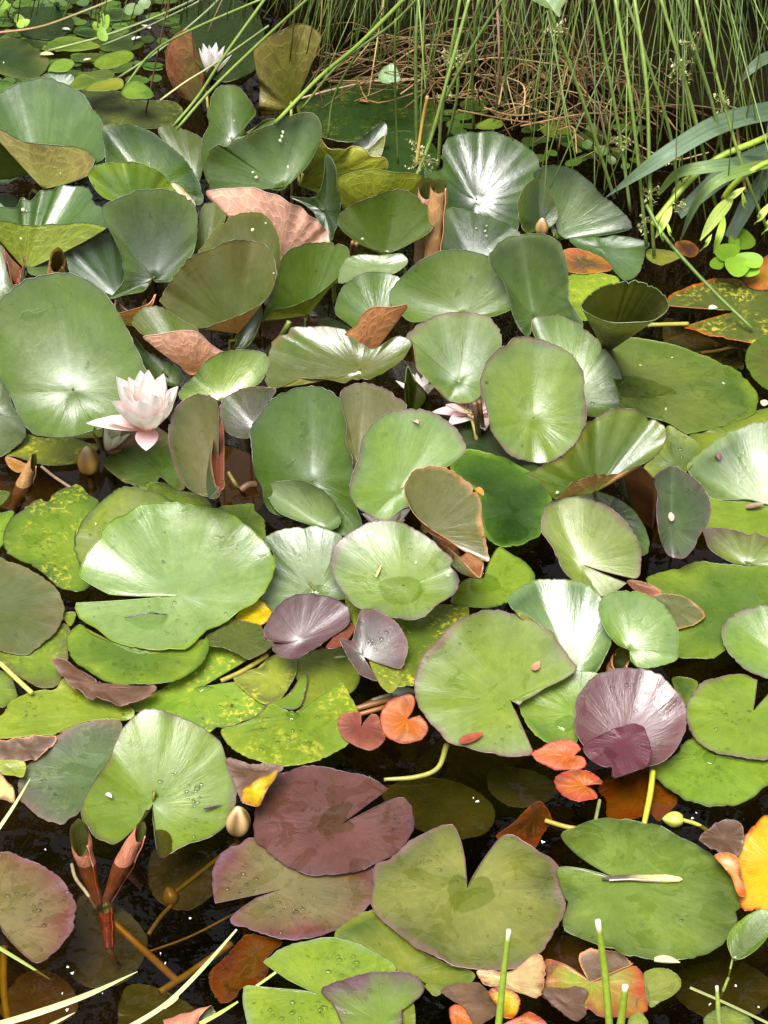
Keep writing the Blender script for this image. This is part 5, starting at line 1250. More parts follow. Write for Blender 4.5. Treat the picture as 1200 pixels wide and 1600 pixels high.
scrap(1121, 718, 13, (.16, .08, .09), 'purple-brown snail-like scrap on the large pale leaf at the right edge', rot=100, w=.8, mat=M_DEAD, curl=1.3)
scrap(1180, 796, 30, (.20, .12, .06), 'brown oval scrap on the floating lobe of the large pale leaf', rot=8, w=.4, mat=M_DEAD)
scrap(1048, 812, 18, (.75, .52, .40), 'tan torn scrap on the crease of the folded silver-bronze leaf', rot=90, w=.5)
scrap(650, 664, 14, (.50, .34, .30), 'tiny pinkish scrap on the shiny light green leaf', rot=-60, w=.6, mat=M_DEAD)
scrap(171, 1248, 16, (.66, .50, .46), 'pale pinkish scrap on the bright notched leaf', rot=-50, w=.5, mat=M_DEAD)
scrap(737, 1158, 40, (.26, .05, .03), 'red blotch of rot near the front edge of the big pale split pad', rot=20, w=.45, mat=M_DEAD, curl=.1)
scrap(838, 1045, 20, (.45, .18, .10), 'tan spot of rot at the right edge of the big pale split pad', rot=60, w=.6, mat=M_DEAD, curl=.2)
scrap(333, 1266, 30, (.03, .02, .01), 'thin black sliver on the bright notched leaf beside the bud', rot=10, w=.22, mat=M_DEAD)
scrap(592, 897, 26, (.60, .44, .18), 'thin straw scrap on the round centre pad', rot=72, w=.14, mat=M_DRY)
RNG = np.random.default_rng(21)
# ---------------------------------------------------------------- rushes, iris and small plants along the bank
GRN = [np.array(c) for c in ((.11, .20, .022), (.070, .145, .016), (.155, .245, .032), (.12, .20, .045), (.040, .090, .012))]
BRN = [np.array(c) for c in ((.32, .20, .085), (.24, .14, .055), (.42, .29, .14), (.16, .095, .040), (.10, .06, .025))]

def ground_z(x, y):
    return float(bank_z(np.array([x]), np.array([y]))[0])

def arch(base, az, reach, peak, tip_z, n=16, wob=.01):
    """a stem that rises from its base, arches over and hangs"""
    er = np.array([math.cos(az), math.sin(az), 0])
    p1 = base + er * reach * .18 + [0, 0, peak * .75]
    p2 = base + er * reach * .55 + [0, 0, peak]
    p3 = base + er * reach; p3[2] = tip_z
    pm = (p2 * .45 + p3 * .55) + [0, 0, (peak - tip_z) * .10]
    P = smooth_path(np.array([base, p1, p2, pm, p3]) + np.vstack([[0, 0, 0], RNG.normal(0, wob, (4, 3))]), n)
    return P

def floret_cluster(c, size, mb, n=16):
    for _ in range(n):
        d = RNG.normal(0, 1, 3); d /= np.linalg.norm(d)
        e = c + d * size * RNG.uniform(.5, 1.2)
        V, F = tube_geo(np.array([c, (c + e) / 2 + RNG.normal(0, .1 * size, 3), e]), .00045, 4)
        mb.add(V, F, (.28, .30, .10))
        for _k in range(3):
            q = e + RNG.normal(0, .0022, 3)
            col = (.52, .50, .26) if RNG.random() < .6 else (.40, .42, .18)
            f = RNG.normal(0, 1, 3); f /= np.linalg.norm(f); g = np.cross(f, [0.3, .5, .8]); g /= np.linalg.norm(g)
            s = RNG.uniform(.0018, .0036)
            mb.add(np.array([q - f * s, q + g * s * .5, q + f * s, q - g * s * .5 + np.cross(f, g) * s * .3]), [(0, 1, 2, 3)], col)

def rush_clump(bx, by, label, n_ind, n_mass, n_dead, az_range, reach, peak, flowers):
    bz = ground_z(bx, by)
    root = tag(empty('rush_clump', (bx, by, bz)), label, 'rush clump', 'rush clumps on the bank')
    mass, dead, fl = MB(), MB(), []
    k = -1; tries = 0
    while k < n_ind + n_mass - 1 and tries < 14000:
        tries += 1
        a = RNG.normal(az_range[2], 14) if len(az_range) > 2 and RNG.random() < .70 else RNG.uniform(*az_range[:2]); b = np.array([bx + RNG.normal(0, .12), by + RNG.normal(0, .06), bz - .02])
        rc = reach * RNG.uniform(.45, 1.15)
        P = arch(b, math.radians(a), rc, peak * RNG.uniform(.6, 1.1), RNG.uniform(-.02, .16) if RNG.random() < .75 else RNG.uniform(.16, .35), 16, .028)
        q, _ = to_px(P)
        lim = np.where(q[:, 0] < 640, 140, np.where(q[:, 0] < 820, 250, 390))
        if (q[:, 1] > lim).any() or (q[:, 1].max() < 20) or ((q[:, 0] < 450) & (q[:, 1] > 40)).any(): continue
        k += 1
        r0 = RNG.uniform(.0008, .0019)
        V, F = tube_geo(P, np.linspace(r0 * 1.15, r0 * .6, 16), 5)
        c = GRN[RNG.integers(len(GRN))] * RNG.uniform(.35, 1.2)
        t = np.repeat(np.linspace(0, 1, 16), 5)[:, None]
        cc = c * (1 - .25 * t) + np.array([.12, .09, .03]) * (.25 * t ** 3)
        if k < n_ind:
            mb = MB(); mb.add(V, F, cc)
            st = mb.build('stem', M_STEM, root)
            if k < flowers:
                fb = MB(); floret_cluster(P[RNG.integers(10, 14)], RNG.uniform(.010, .020), fb); fb.build('flower_cluster', M_BLADE, st, origin=np.array([bx, by, bz]))
                st.children[0].location = (0, 0, 0)
                st_c = st.children[0]; st_c.location = np.array([bx, by, bz]) - np.array(root.location) - np.array(st.location)
        else:
            mass.add(V, F, cc)
    for k in range(n_dead):
        a = RNG.uniform(az_range[0] - 25, az_range[1] + 25); b = np.array([bx + RNG.normal(0, .20), by + RNG.normal(0, .08), bz - .02])
        P = arch(b, math.radians(a), reach * RNG.uniform(.15, .62), peak * RNG.uniform(.12, .45), RNG.uniform(-.02, .12), 12, .02)
        V, F = tube_geo(P, RNG.uniform(.0008, .0015), 5)
        dead.add(V, F, BRN[RNG.integers(len(BRN))] * RNG.uniform(.7, 1.15))
    if n_mass: mass.build('stem_mass', M_STEM, root)['kind'] = 'stuff'
    if n_dead: dead.build('dead_stem_mass', M_DRY, root)['kind'] = 'stuff'
    return root

rush_clump(0.14, 3.66, 'rush clump with brown thatch and arching green stems at the top centre', 34, 260, 130, (200, 320, 228), .85, .52, 9)
rush_clump(0.27, 3.52, 'tall green rush clump hanging over the water at the top right', 36, 480, 110, (215, 335, 316), 1.1, .58, 9)
rush_clump(0.52, 3.40, 'rush clump at the right frame behind the iris blades', 22, 430, 40, (205, 325, 312), 1.0, .52, 5)
rush_clump(-0.10, 4.15, 'dim rush clump in the shade at the top, left of the thatch', 12, 90, 30, (220, 340, 300), .75, .42, 2)

# brown thatch lying along the water's edge
def thatch():
    mb = MB()
    k = 0
    while k < 240:
        x, y = RNG.uniform(480, 1000), RNG.uniform(40, 215)
        if y > 165 and x < 720: continue
        b = at_z(x, y, RNG.uniform(.0, .10))
        a = math.radians(RNG.normal(190, 22) if RNG.random() < (.75 if x < 720 else .3) else RNG.normal(270, 38))
        ln = RNG.uniform(.06, .26)
        e = b + np.array([math.cos(a) * ln, math.sin(a) * ln * .7, RNG.normal(-.02, .03)])
        e[2] = max(e[2], .004)
        q, _ = to_px(e[None])
        lim = 170 if q[0, 0] < 690 else 185 + (q[0, 0] - 690) * .35
        if q[0, 1] > lim or q[0, 0] < 470: continue
        mid = (b + e) / 2 + np.array([0, 0, RNG.uniform(.0, .04)]) + RNG.normal(0, .012, 3)
        P = smooth_path(np.array([b, mid, e]), 9)
        V, F = tube_geo(P, RNG.uniform(.0007, .0014), 5)
        mb.add(V, F, BRN[RNG.integers(len(BRN))] * RNG.uniform(.45, 1.1))
        k += 1
    o = mb.build('rush_thatch', M_DRY)
    tag(o, 'tangled brown thatch of dead rush stems lying along the water edge', 'dead rushes', kind='stuff')
thatch()

# single rush stems that can be told apart
RS = dict(name='rush_stalk', cat='rush stalk', group='single rush stems over the pond')
G1, G2, G3 = (.13, .20, .045), (.17, .25, .05), (.20, .25, .12)
stalk_obj([(-20, 53, .05), (58, 43, .08), (120, 22, .12), (195, -8, .16)], 1.8, (.50, .24, .12), 'rush stem running from orange-brown to green, across the far left corner', col2=(.20, .25, .11), **RS)
stalk_obj([(76, 79, .01), (160, 57, .05), (240, 28, .10), (320, -8, .16)], 1.9, (.30, .36, .14), 'grey-green rush stem ending on the long pondweed leaf', col2=G3, **RS)
stalk_obj([(160, 71, .02), (225, 44, .06), (300, 8, .12), (330, -10, .14)], 1.6, G3, 'thinner grey-green rush stem just below the pair of white scraps', **RS)
stalk_obj([(184, 122, .03), (250, 78, .08), (320, 20, .14), (350, -10, .17)], 1.8, G3, 'rush stem slanting past the left side of the copper upright leaf', **RS)
stalk_obj([(190, 143, .04), (236, 84, .10), (300, 46, .16), (410, -2, .22)], 1.9, G2, 'rush stem rising from the flat olive pad to the top, left of the far flower', **RS)
stalk_obj([(250, 157, .12), (290, 128, .14), (335, 100, .16), (420, 40, .22)], 1.6, (.40, .36, .14), 'straw-coloured rush stem crossing the copper upright leaf', col2=G1, **RS)
stalk_obj([(270, 198, .14), (310, 150, .18), (352, 85, .24), (420, -10, .32)], 2.2, G2, 'rush stem in front of the far flower, left one of a crossing pair', **RS)
stalk_obj([(276, 202, .14), (330, 140, .19), (400, 72, .25), (490, -10, .34)], 2.2, G2, 'rush stem in front of the far flower, right one of a crossing pair', **RS)
stalk_obj([(430, 192, .16), (500, 120, .22), (560, 70, .28), (640, -10, .36)], 2.9, (.20, .30, .05), 'thick bright green rush stem reaching down to the large white-specked leaf', **RS)
stalk_obj([(470, 172, .10), (530, 100, .18), (610, 40, .26), (660, -10, .32)], 1.9, G1, 'thin green rush stem right of the thick bright one', **RS)
stalk_obj([(512, 215, .02), (522, 150, .08), (560, 80, .16), (600, 10, .24)], 1.8, (.07, .12, .02), 'dim green rush stem dropping onto the large dark pad', **RS)
stalk_obj([(466, 155, .03), (520, 140, .04), (590, 126, .05), (650, 124, .06)], 1.9, (.32, .20, .12), 'tan bent rush stem lying across the large dark pad', **RS)
stalk_obj([(622, 256, .03), (619, 180, .12), (617, 100, .22), (618, 30, .30)], 1.5, G2, 'upright thin rush stem left of the small pale leaf', **RS)
for i, (pts, r, c, lab, fl) in enumerate((
    ([(652, 262, .05), (650, 160, .16), (650, 60, .26), (655, -10, .32)], 2.6, G1, 'straight rush stem with a small flower tuft above the dim shaded pad', (650, 224)),
    ([(640, 300, .10), (672, 220, .17), (700, 120, .26), (735, -10, .36)], 2.6, G2, 'rush stem with the big flower tuft beside the rolled copper leaves', (655, 250)),
    ([(650, 258, .10), (660, 190, .16), (668, 150, .2)], 2.4, (.42, .26, .06), 'orange-tan rush stem running through the big flower tuft', None),
    ([(684, 268, .05), (690, 180, .15), (705, 80, .26), (720, -10, .34)], 2.4, G2, 'rush stem with a flower tuft high above the two-lobed leaf, left of centre right', (700, 90)),
    ([(662, 240, .05), (690, 165, .14), (740, 70, .24), (790, -10, .32)], 2.4, G1, 'rush stem with a flower tuft over the brown thatch', (668, 152)),
    ([(700, 215, .03), (715, 140, .12), (712, 40, .22), (710, -10, .28)], 2.4, G1, 'rush stem dropping just behind the left lobe of the two-lobed leaf', None),
    ([(740, 200, .02), (738, 110, .14), (745, 20, .25), (750, -10, .28)], 2.4, G2, 'straight rush stem over the right part of the brown thatch', None),
    ([(775, 168, .02), (780, 90, .12), (776, -10, .22)], 2.0, (.42, .24, .16), 'pinkish brown upright rush stem over the thatch', None),
    ([(792, 175, .02), (790, 90, .12), (786, -10, .22)], 2.2, G1, 'green upright rush stem right of the pinkish brown one', None),
    ([(960, 310, .06), (925, 200, .18), (890, 100, .28), (850, -10, .38)], 2.6, G2, 'long rush stem running down to the tip of the long iris blade', (945, 42)),
    ([(985, 330, .06), (970, 220, .16), (950, 110, .26), (925, -10, .36)], 2.6, G1, 'rush stem passing in front of the long iris blade, left of several', (1005, 222)),
    ([(1010, 385, .04), (1000, 280, .14), (985, 150, .26), (960, -10, .38)], 2.8, G2, 'rush stem ending above the lime oval leaf', (1000, 345)),
    ([(1022, 400, .03), (1015, 280, .15), (1010, 130, .28), (990, -10, .38)], 2.8, G2, 'rush stem with flower tufts low down beside the pale leaflets', (1008, 300)),
    ([(1060, 300, .08), (1045, 200, .18), (1010, 90, .28), (975, -10, .36)], 2.4, G1, 'rush stem crossing the long iris blade near its middle', (1040, 240)),
    ([(1120, 330, .08), (1090, 200, .20), (1060, 90, .30), (1030, -10, .38)], 2.6, G2, 'rush stem with a pale flower tuft at the upper right', (1082, 108)),
    ([(1140, 300, .10), (1115, 170, .22), (1080, 60, .32), (1055, -10, .38)], 2.6, G1, 'rush stem with two pale flower tufts, rightmost of the tufted ones', (1068, 66)),
    ([(1200, 360, .06), (1160, 260, .16), (1120, 120, .28), (1085, -10, .38)], 2.4, G2, 'rush stem slanting to the right frame through the iris blades', (1155, 160)),
    ([(1176, 514, .012), (1110, 450, .05), (1040, 372, .10), (1010, 320, .13)], 3.0, (.10, .16, .03), 'long rush stem resting its tip on the yellow-spattered pad', None),
    ([(1165, 300, .1), (1156, 240, .14), (1150, 180, .18)], 2.2, (.42, .24, .07), 'orange-tan bent rush tip in front of the blue-green iris blade', None))):
    o = stalk_obj(pts, r, c, lab, **RS)
    if fl:
        P = np.array([at_z(x, y, z) for x, y, z in pts]); q, _ = to_px(smooth_path(P, 60))
        sp = smooth_path(P, 60); k = int(np.argmin((q[:, 1] - fl[1]) ** 2))
        fb = MB(); floret_cluster(sp[k], .020 if i in (1, 3, 14) else .014, fb, 26 if i in (1, 3, 14) else 16)
        fb.build('flower_cluster', M_BLADE, o)

# iris
def iris(label, pieces, base_px, group='iris plants'):
    root = tag(empty('iris_plant', tuple(at_z(*base_px, 0))), label, 'iris plant', group)
    for pts, w, col, col2 in pieces:
        blade_obj(pts, w, col, None, name='leaf', parent=root, nrm=(-.1, -.62, .78), fold=.35, col2=col2, n=26)
    return root
BG, BG2, YGR = (.13, .195, .115), (.11, .165, .10), (.18, .27, .05)
iris('iris with one long blue-green blade arching in from the right frame', [
    ([(1290, 168, .10), (1200, 176, .16), (1120, 197, .20), (1045, 240, .19), (990, 277, .15), (947, 308, .10)], [38, 38, 36, 34, 26, 1], BG, BG)], (1260, 300))
iris('iris fan of short blue-green blades at the right edge, behind the pale leaflets', [
    ([(1260, 226, .08), (1200, 240, .12), (1140, 268, .14), (1095, 304, .12), (1060, 335, .09)], [34, 34, 34, 32, 18], BG2, BG2),
    ([(1200, 250, .12), (1150, 256, .16), (1100, 262, .17), (1058, 272, .15), (1028, 304, .11)], [14, 22, 22, 20, 6], BG, YGR),
    ([(1225, 252, .12), (1170, 264, .18), (1118, 285, .19), (1086, 322, .14), (1061, 380, .06)], [15, 20, 20, 15, 1], YGR, BG),
    ([(1215, 255, .10), (1180, 300, .08), (1155, 345, .05), (1140, 372, .03)], [22, 24, 24, 18], BG2, BG2),
    ([(1215, 85, .22), (1190, 95, .22), (1170, 112, .21), (1157, 130, .19)], [20, 20, 14, 1], BG2, BG2)], (1240, 330), )

def pod_plant():
    root = tag(empty('leaflet_plant', tuple(at_z(1210, 300, 0))), 'bright stems hung with pale yellow-green pointed leaflets, right edge', 'leafy plant')
    def stem(pts, r, c=(.26, .36, .04)):
        P = smooth_path(np.array([at_z(*p) for p in pts]), 18); V, F = tube_geo(P, r * pxm(pts[0][0], pts[0][1]), 7)
        mb = MB(); mb.add(V, F, c); mb.build('stem', M_STEM, root)
    stem([(1230, 200, .16), (1180, 222, .17), (1120, 248, .16), (1070, 290, .13), (1020, 352, .09)], 4.5)
    stem([(1230, 245, .17), (1190, 258, .18), (1150, 285, .16), (1130, 310, .13)], 4)
    stem([(1230, 300, .12), (1205, 318, .12), (1185, 340, .10)], 3.5)
    lens = [((1146, 306), (1118, 340), (1094, 376), 24, 0), ((1132, 338), (1125, 366), (1115, 396), 14, 1), ((1112, 366), (1104, 380), (1093, 394), 11, 1),
            ((1076, 274), (1058, 298), (1044, 318), 15, 0), ((1050, 322), (1038, 346), (1024, 372), 15, 0), ((1042, 346), (1047, 364), (1054, 378), 8, 1), ((1030, 352), (1033, 366), (1036, 378), 8, 1),
            ((1165, 292), (1148, 304), (1128, 320), 15, 0), ((1205, 316), (1190, 336), (1178, 352), 14, 0), ((1208, 336), (1200, 352), (1190, 368), 13, 1), ((1160, 300), (1163, 318), (1166, 334), 10, 1)]
    for a, b, c, w, k in lens:
        n = 16
        P = smooth_path(np.array([at_z(*a, .13), at_z(*b, .122), at_z(*c, .09)]), n)
        mm = pxm(*a); v = np.linspace(0, 1, n)
        V, F = ribbon_geo(P, w * .78 * mm * np.maximum(.04, np.sin(np.pi * v ** .9)) ** .85, (-.1, -.62, .78), .45)
        col = np.array((.46, .58, .13) if not k else (.32, .48, .06)) * RNG.uniform(.9, 1.1)
        mb = MB(); mb.add(V, F, col * np.tile(np.array([.86, 1.05, .92, 1.06, .74, 1.06, .92, 1.05, .86]), n)[:, None]); mb.build('leaflet', M_BLADE, root)
    mb = MB(); floret_cluster(at_z(1060, 322, .12), .010, mb, 12)
    mb.build('withered_flower', M_DRY, root)
pod_plant()

def small_plant(name, label, cat, leaves, stem_px, z=.06, col=(.13, .26, .03), group=None, zb=.0):
    """leaves: (x, y, long, short, angle) in picture pixels"""
    cx, cy = np.mean([l[0] for l in leaves]), np.mean([l[1] for l in leaves])
    root = tag(empty(name, tuple(at_z(*stem_px, zb))), label, cat, group)
    B = at_z(*stem_px, zb)
    for i, (x, y, a, b, ang) in enumerate(leaves):
        zz = z * RNG.uniform(.75, 1.25)
        an = math.radians(ang)
        th = np.linspace(0, 2 * math.pi, 18, endpoint=False)
        r_ = 1 + .08 * np.cos(3 * th + i)
        X = x + (a * np.cos(th) * r_) * math.cos(an) - (b * np.sin(th) * r_) * math.sin(an)
        Y = y + (a * np.cos(th) * r_) * math.sin(an) + (b * np.sin(th) * r_) * math.cos(an)
        C0 = at_z(x, y, zz)
        n = plane_normal(RNG.uniform(0, 30), RNG.uniform(-18, 18), None)
        d = rays(np.stack([X, Y], -1)); t = ((C0 - CAM) @ n) / (d @ n)
        Rm = CAM + d * t[:, None]
        V = [C0 - n * .0015]; F = []
        for s in (.4, .75, 1.0):
            V += list(C0 + (Rm - C0) * s + n * (.0015 * (s * s) - .001))
        for k in range(18):
            k2 = (k + 1) % 18
            F.append((0, 1 + k2, 1 + k))
            for q in (0, 18): F.append((1 + q + k, 1 + q + k2, 1 + q + 18 + k2, 1 + q + 18 + k))
        mb = MB(); mb.add(np.array(V), [f[::-1] for f in F], np.array(col) * RNG.uniform(.8, 1.2)); mb.build('leaf', M_BLADE, root)
        P = smooth_path(np.array([B, (B + C0) / 2 + [0, 0, .01], C0 - n * .002]), 9)
        tv, tf = tube_geo(P, .0012, 5); mb = MB(); mb.add(tv, tf, np.array(col) * .8); mb.build('stem', M_STEM, root)
    return root
SP = dict(group='small plants at the water edge')
small_plant('round_leaved_plant', 'bright round-leaved plant in a tight clump at the right, above the yellow-spattered pad', 'water plant',
            [(1158, 374, 22, 17, 20), (1136, 394, 20, 14, -10), (1152, 416, 20, 16, 10), (1172, 406, 22, 12, 12), (1120, 412, 11, 10, 0), (1174, 424, 13, 9, -10), (1147, 378, 8, 12, -12)], (1150, 420), z=.035, col=(.17, .31, .02), **SP)
small_plant('three_lobed_sprig', 'three-lobed bright sprig hanging over the far pondweed', 'sprig', [(164, 36, 13, 7, -70), (152, 42, 9, 6, 40), (160, 54, 12, 8, 70)], (158, 20), z=.12, col=(.20, .33, .05), zb=.12, **SP)
small_plant('round_sprig', 'bright ruffled sprig in the far left corner', 'sprig', [(30, 30, 9, 7, 20), (38, 36, 9, 6, -20), (32, 38, 7, 6, 60)], (34, 46), z=.06, col=(.24, .37, .05), **SP)
small_plant('round_sprig', 'green three-leaved sprig cut by the top left corner', 'sprig', [(6, 8, 8, 8, 20), (13, 11, 6, 5, -20), (4, 17, 7, 6, 60)], (14, 26), z=.08, col=(.16, .28, .04), **SP)
small_plant('water_plant', 'pale twin-leaved water plant at the top, left of the far flower', 'water plant', [(203, 14, 11, 8, -40), (216, 16, 8, 9, 30), (226, 6, 10, 8, 0)], (214, 28), z=.08, col=(.15, .22, .09), **SP)
small_plant('water_plant', 'dim trailing water plant along the top left edge', 'water plant', [(68, 2, 10, 5, 20), (86, -2, 10, 6, -20), (98, 4, 8, 5, 30), (130, 4, 10, 6, -10)], (90, 14), z=.07, col=(.08, .14, .04), **SP)
small_plant('water_plant', 'small-leaved weed under the rushes, left of the bright pondweed leaf', 'water plant', [(925, 200, 10, 7, 30), (918, 225, 9, 7, -30), (940, 235, 11, 8, 10), (955, 250, 9, 6, 40)], (930, 240), z=.03, col=(.10, .17, .04), **SP)

def hanging_leaf():
    c = [(830, -14), (842, -8), (876, -8), (884, 0), (876, 12), (874, 26), (862, 14), (852, 12), (844, 8), (832, 2)]
    L(" ".join("%d,%d" % p for p in c), (850, -6), 'lg lg lg', 'pale serrated leaf dipping into view at the very top', T=30, h=.40, name='nettle_leaf', cat='leaf', group=None, stalk=False, rip=.0008, cap=0, sub=True)
hanging_leaf()
L("592,118 600,106 614,100 622,112 624,126 606,130 594,126", (612, 126), 'lg lg', 'small pale leaf lying on the thatch beside an upright rush stem', T=30, h=.10, name='fallen_leaf', cat='leaf', group=None, stalk=False, sub=True)

# unseen shrubs added behind the bank to block sky and darken the water's reflections
def unseen_shrub(x, y, w, hgt, label):
    root = tag(empty('unseen_shrub', (x, y, .3)), label, 'unseen_shrub', 'unseen shrubs behind the bank')
    mb = MB()
    for k in range(2600):
        d = RNG.normal(0, 1, 3); d /= np.linalg.norm(d)
        q = np.array([x, y, .3 + hgt * .5]) + d * np.array([w, .8, hgt * .52]) * RNG.uniform(.55, 1.0) ** .5
        if q[2] < .25: continue
        f = RNG.normal(0, 1, 3); f /= np.linalg.norm(f); g = np.cross(f, RNG.normal(0, 1, 3)); g /= np.linalg.norm(g)
        s = RNG.uniform(.06, .13)
        mb.add(np.array([q - f * s, q + g * s * .5, q + f * s, q - g * s * .5]), [(0, 1, 2, 3)], np.array((.045, .085, .02)) * RNG.uniform(.5, 1.5))
    mb.build('crown', M_BLADE, root)
    V, F = tube_geo(smooth_path(np.array([[x, y, .2], [x + .05, y, hgt * .4], [x - .03, y + .05, hgt * .8]]), 10), np.linspace(.06, .02, 10), 8)
    m2 = MB(); m2.add(V, F, (.06, .045, .03)); m2.build('trunk', M_DRY, root)
for x, y, w, hgt, lab in ((-3.2, 6.0, 1.6, 6.2, 'unseen dark bush added beyond the far bank, left'), (-0.9, 6.1, 1.6, 7.4, 'unseen dark bush added beyond the far bank, left of centre'),
                          (1.3, 5.7, 1.6, 6.8, 'unseen dark bush added beyond the far bank, right of centre'), (3.4, 5.6, 1.5, 5.5, 'unseen dark bush added beyond the far bank, right')):
    unseen_shrub(x, y, w, hgt, lab)

def floating_weed():
    """small dim oval leaves crowding the far water"""
    mb = MB()
    for _ in range(230):
        x, y = RNG.uniform(-30, 300), RNG.uniform(-15, 130) ** 1.0
        if RNG.random() < .25: x, y = RNG.uniform(690, 1010), RNG.uniform(150, 262)
        a, b, an = RNG.uniform(7, 19), RNG.uniform(3.5, 7), RNG.normal(0, 30)
        c = at_z(x, y, RNG.uniform(.0006, .0022)); m = pxm(x, y); th = np.linspace(0, 2 * math.pi, 14, endpoint=False)
        an = math.radians(an); X = a * np.cos(th) * m; Y = b * 1.9 * np.sin(th) * m
        V = np.stack([c[0] + X * math.cos(an) - Y * math.sin(an), c[1] + X * math.sin(an) + Y * math.cos(an), np.full(14, c[2])], -1)
        V[:, 2] += RNG.uniform(0, .10) * np.maximum(0, V[:, 1] - c[1])
        V = np.vstack([c[None] - [0, 0, .0004], V])
        mb.add(V, [(0, 1 + k, 1 + (k + 1) % 14) for k in range(14)], np.array((.050, .095, .014)) * RNG.uniform(.35, 1.7))
    tag(mb.build('floating_weed', M_BLADE), 'small dim oval floating leaves crowding the far water and the water under the rushes', 'floating weed', kind='stuff')
floating_weed()
RNG = np.random.default_rng(31)
# ---------------------------------------------------------------- rain water on the pads, specks on the pond
def water_drops():
    mb = MB()
    # puddles
    for key, poly in (
        ('p24', "966,590 1000,589 1030,600 1060,614 1030,620 1000,623 970,617"),
        ('p50', "592,915 600,906 620,902 645,903 658,912 658,930 640,944 615,945 598,934"),
        ('p70', "194,966 205,974 222,982 235,985 248,977 260,969 264,962 240,957 214,960"),
        ('p90', "699,1385 704,1374 715,1366 727,1374 740,1372 764,1372 773,1390 768,1408 742,1422 720,1426 706,1414"),
        
        ('p88', "496,1292 506,1270 530,1256 552,1256 540,1278 556,1292 530,1302 504,1304"),
        
        
        ('p39', "866,1130 880,1121 895,1119 897,1138 880,1143"), 
        
        ('p48', "758,812 800,803 818,816 826,834 810,845 790,849 770,842"), ('p42', "1099,1179 1110,1174 1119,1181 1114,1194 1101,1191"),
        ('p76', "304,1076 318,1072 334,1075 324,1080 310,1081"), ('p84', "448,1114 458,1111 469,1118 460,1125 449,1123"),
        ('p49', "737,902 760,897 778,906 782,919 760,928 738,925"), ('p51', "474,930 482,919 500,914 515,919 509,931"),
        
        
        
        
        ):
        P = smooth_loop(pl(poly), 30)
        c = P.mean(0)
        P = c + (P - c) * (1 + RNG.uniform(-.05, .05, (30, 1)))
        edge = np.array([on_leaf(key, x, y, .0006) for x, y in P])
        inner = np.array([on_leaf(key, *(c + (p - c) * .82), .0016) for p in P])
        mid = np.array([on_leaf(key, *(c + (p - c) * .5), .0022) for p in P])
        cc = on_leaf(key, c[0], c[1], .0022)
        V = np.vstack([edge, inner, mid, cc[None]])
        F = []
        for k in range(30):
            k2 = (k + 1) % 30
            F += [(k, 30 + k, 30 + k2, k2), (30 + k, 60 + k, 60 + k2, 30 + k2), (60 + k, 90, 60 + k2)]
        mb.add(V, F)
    n_pud = len(mb.f)
    # beads
    dome = []
    for i in range(4):
        for k in range(8):
            a = (i / 4) * math.pi / 2; w = 2 * math.pi * k / 8
            dome.append([math.cos(a) * math.cos(w), math.cos(a) * math.sin(w), math.sin(a)])
    dome.append([0, 0, 1.0]); dome = np.array(dome)
    DF = [(i * 8 + k, i * 8 + (k + 1) % 8, (i + 1) * 8 + (k + 1) % 8, (i + 1) * 8 + k) for i in range(3) for k in range(8)] + [(24 + k, 24 + (k + 1) % 8, 32) for k in range(8)]
    for x, y, sx, sy, n, r in ((285, 1240, 28, 18, 20, 2.6), (300, 1290, 25, 15, 8, 2.2), (540, 1500, 40, 14, 28, 3.0), (490, 1580, 40, 12, 22, 3.0), (450, 1150, 50, 20, 26, 2.4), (360, 1110, 40, 14, 24, 2.0),
                               (620, 1280, 18, 18, 22, 2.2), (480, 1260, 50, 30, 14, 2.0), (455, 1425, 30, 18, 26, 2.4), (370, 1380, 25, 15, 10, 2.6), (680, 1360, 50, 30, 16, 2.2), (840, 1400, 25, 30, 18, 2.2),
                               (1100, 1215, 40, 15, 14, 2.4), (1010, 620, 50, 14, 10, 2.0), (70, 850, 30, 18, 26, 2.0), (60, 1110, 40, 15, 10, 2.2), (60, 1420, 30, 25, 34, 2.6), (80, 1230, 25, 20, 10, 2.0),
                               (1060, 695, 18, 10, 10, 2.2), (170, 900, 40, 30, 10, 2.2), (290, 960, 50, 25, 12, 2.2), (600, 870, 45, 25, 10, 2.0), (965, 1090, 40, 25, 18, 2.2), (720, 1000, 60, 30, 10, 2.0), (590, 1000, 20, 15, 12, 2.6),
                               (960, 1330, 60, 20, 12, 2.0), (1060, 1440, 40, 20, 10, 2.0), (215, 1045, 40, 12, 12, 2.2), (1130, 1130, 30, 20, 12, 2.2), (790, 1120, 25, 25, 10, 2.2), (560, 1550, 30, 15, 10, 2.2)):
        for _ in range(int(n * 1.6)):
            qx, qy = RNG.normal(x, sx * .7), RNG.normal(y, sy * .7)
            c = surf(qx, qy, .0)
            if c[2] < .002: continue
            rr = 1.2 * r * RNG.uniform(.35, 1.1) ** 1.5 * pxm(qx, qy)
            mb.add(c + dome * [rr * RNG.uniform(.9, 1.5), rr, rr * .75] + [0, 0, .0002], DF)
    o = mb.build('water_drops', M_FILM, mats=[M_FILM, M_BEAD], midx=[0] * n_pud + [1] * (len(mb.f) - n_pud))
    tag(o, 'beads and puddles of rain water lying on the lily pads', 'water drops', kind='stuff')
water_drops()

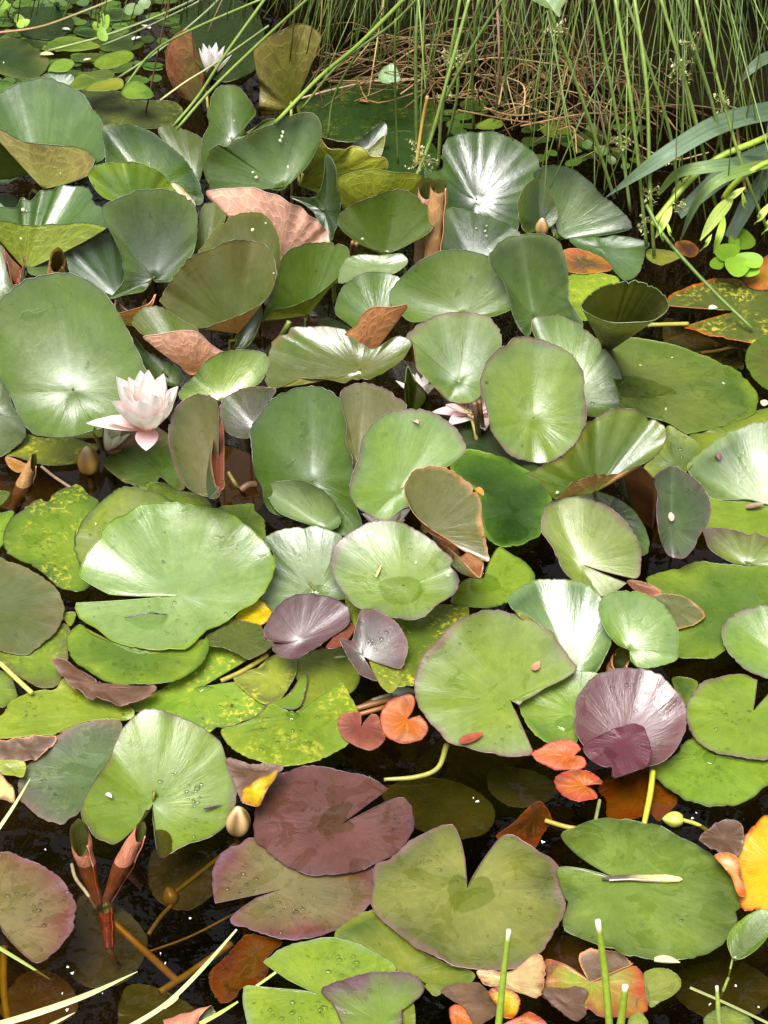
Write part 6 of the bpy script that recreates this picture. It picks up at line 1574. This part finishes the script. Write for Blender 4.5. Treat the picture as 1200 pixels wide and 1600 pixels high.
def specks():
    """pale petal bits on the dark water, with its white sparkles painted as blobs"""
    mb = MB()
    spots = [(71, 1327), (250, 1490), (105, 1510), (98, 1516), (113, 1520), (297, 1434), (98, 1552), (160, 1580), (105, 1578), (1088, 1270), (1082, 1278), (1088, 1298), (745, 1252), (765, 1254), (740, 1247), (873, 1462),
             (1110, 1570), (1190, 1580), (1185, 1573), (247, 1356), (258, 1505), (76, 1568), (160, 1552), (1078, 400), (505, 1044), (348, 1240), (848, 1315), (850, 1575), (1150, 1540), (62, 1515)]
    for x, y in spots[::2] + spots[1:12:4]:
        c = at_z(x, y, .0012)
        n = RNG.integers(5, 8); r = RNG.uniform(1.2, 4.0) * pxm(x, y)
        th = np.sort(RNG.uniform(0, 2 * math.pi, n)); rr = 1.2 * r * RNG.uniform(.5, 1.1, n)
        V = np.vstack([c[None] + [0, 0, .001], np.stack([c[0] + rr * np.cos(th), c[1] + rr * np.sin(th) * 1.2, np.full(n, c[2])], -1)])
        mb.add(V, [(0, 1 + k, 1 + (k + 1) % n) for k in range(n)], (.66, .66, .70))  # the water's white sparkles are put into this pale colour too
    # little pale flecks dropped on the leaves
    for x, y in [(442, 208), (440, 214), (438, 220), (450, 262), (395, 270), (400, 278), (366, 190), (360, 222), (764, 258), (762, 266), (764, 284), (744, 358), (760, 354), (758, 362), (760, 370), (566, 374), (1000, 572), (95, 272), (150, 820), (6, 99), (395, 360), (428, 428), (415, 350), (590, 1500),
                 (33, 374), (36, 328), (42, 330), (700, 900), (870, 770), (1050, 560), (1130, 600), (650, 880), (1040, 640)]:
        c = surf(x, y, .0010)
        n = 6; r = RNG.uniform(1.0, 2.4) * pxm(x, y); th = np.linspace(0, 2 * math.pi, n, endpoint=False); rr = 1.2 * r * RNG.uniform(.5, 1.2, n)
        up = np.array([0, .35, 1.0]); 
        V = np.vstack([c[None] + [0, -.0012, .0012], np.stack([c[0] + rr * np.cos(th), c[1] + rr * np.sin(th) * .6, c[2] + rr * np.sin(th) * .8], -1) + [0, -.0008, .0008]])
        mb.add(V, [(0, 1 + k, 1 + (k + 1) % n) for k in range(n)], (.36, .40, .26))
    o = mb.build('pale_specks', M_DRY)
    tag(o, 'small pale petal bits and painted sparkles on the water, pale flecks on leaves', 'specks', kind='stuff')
specks()
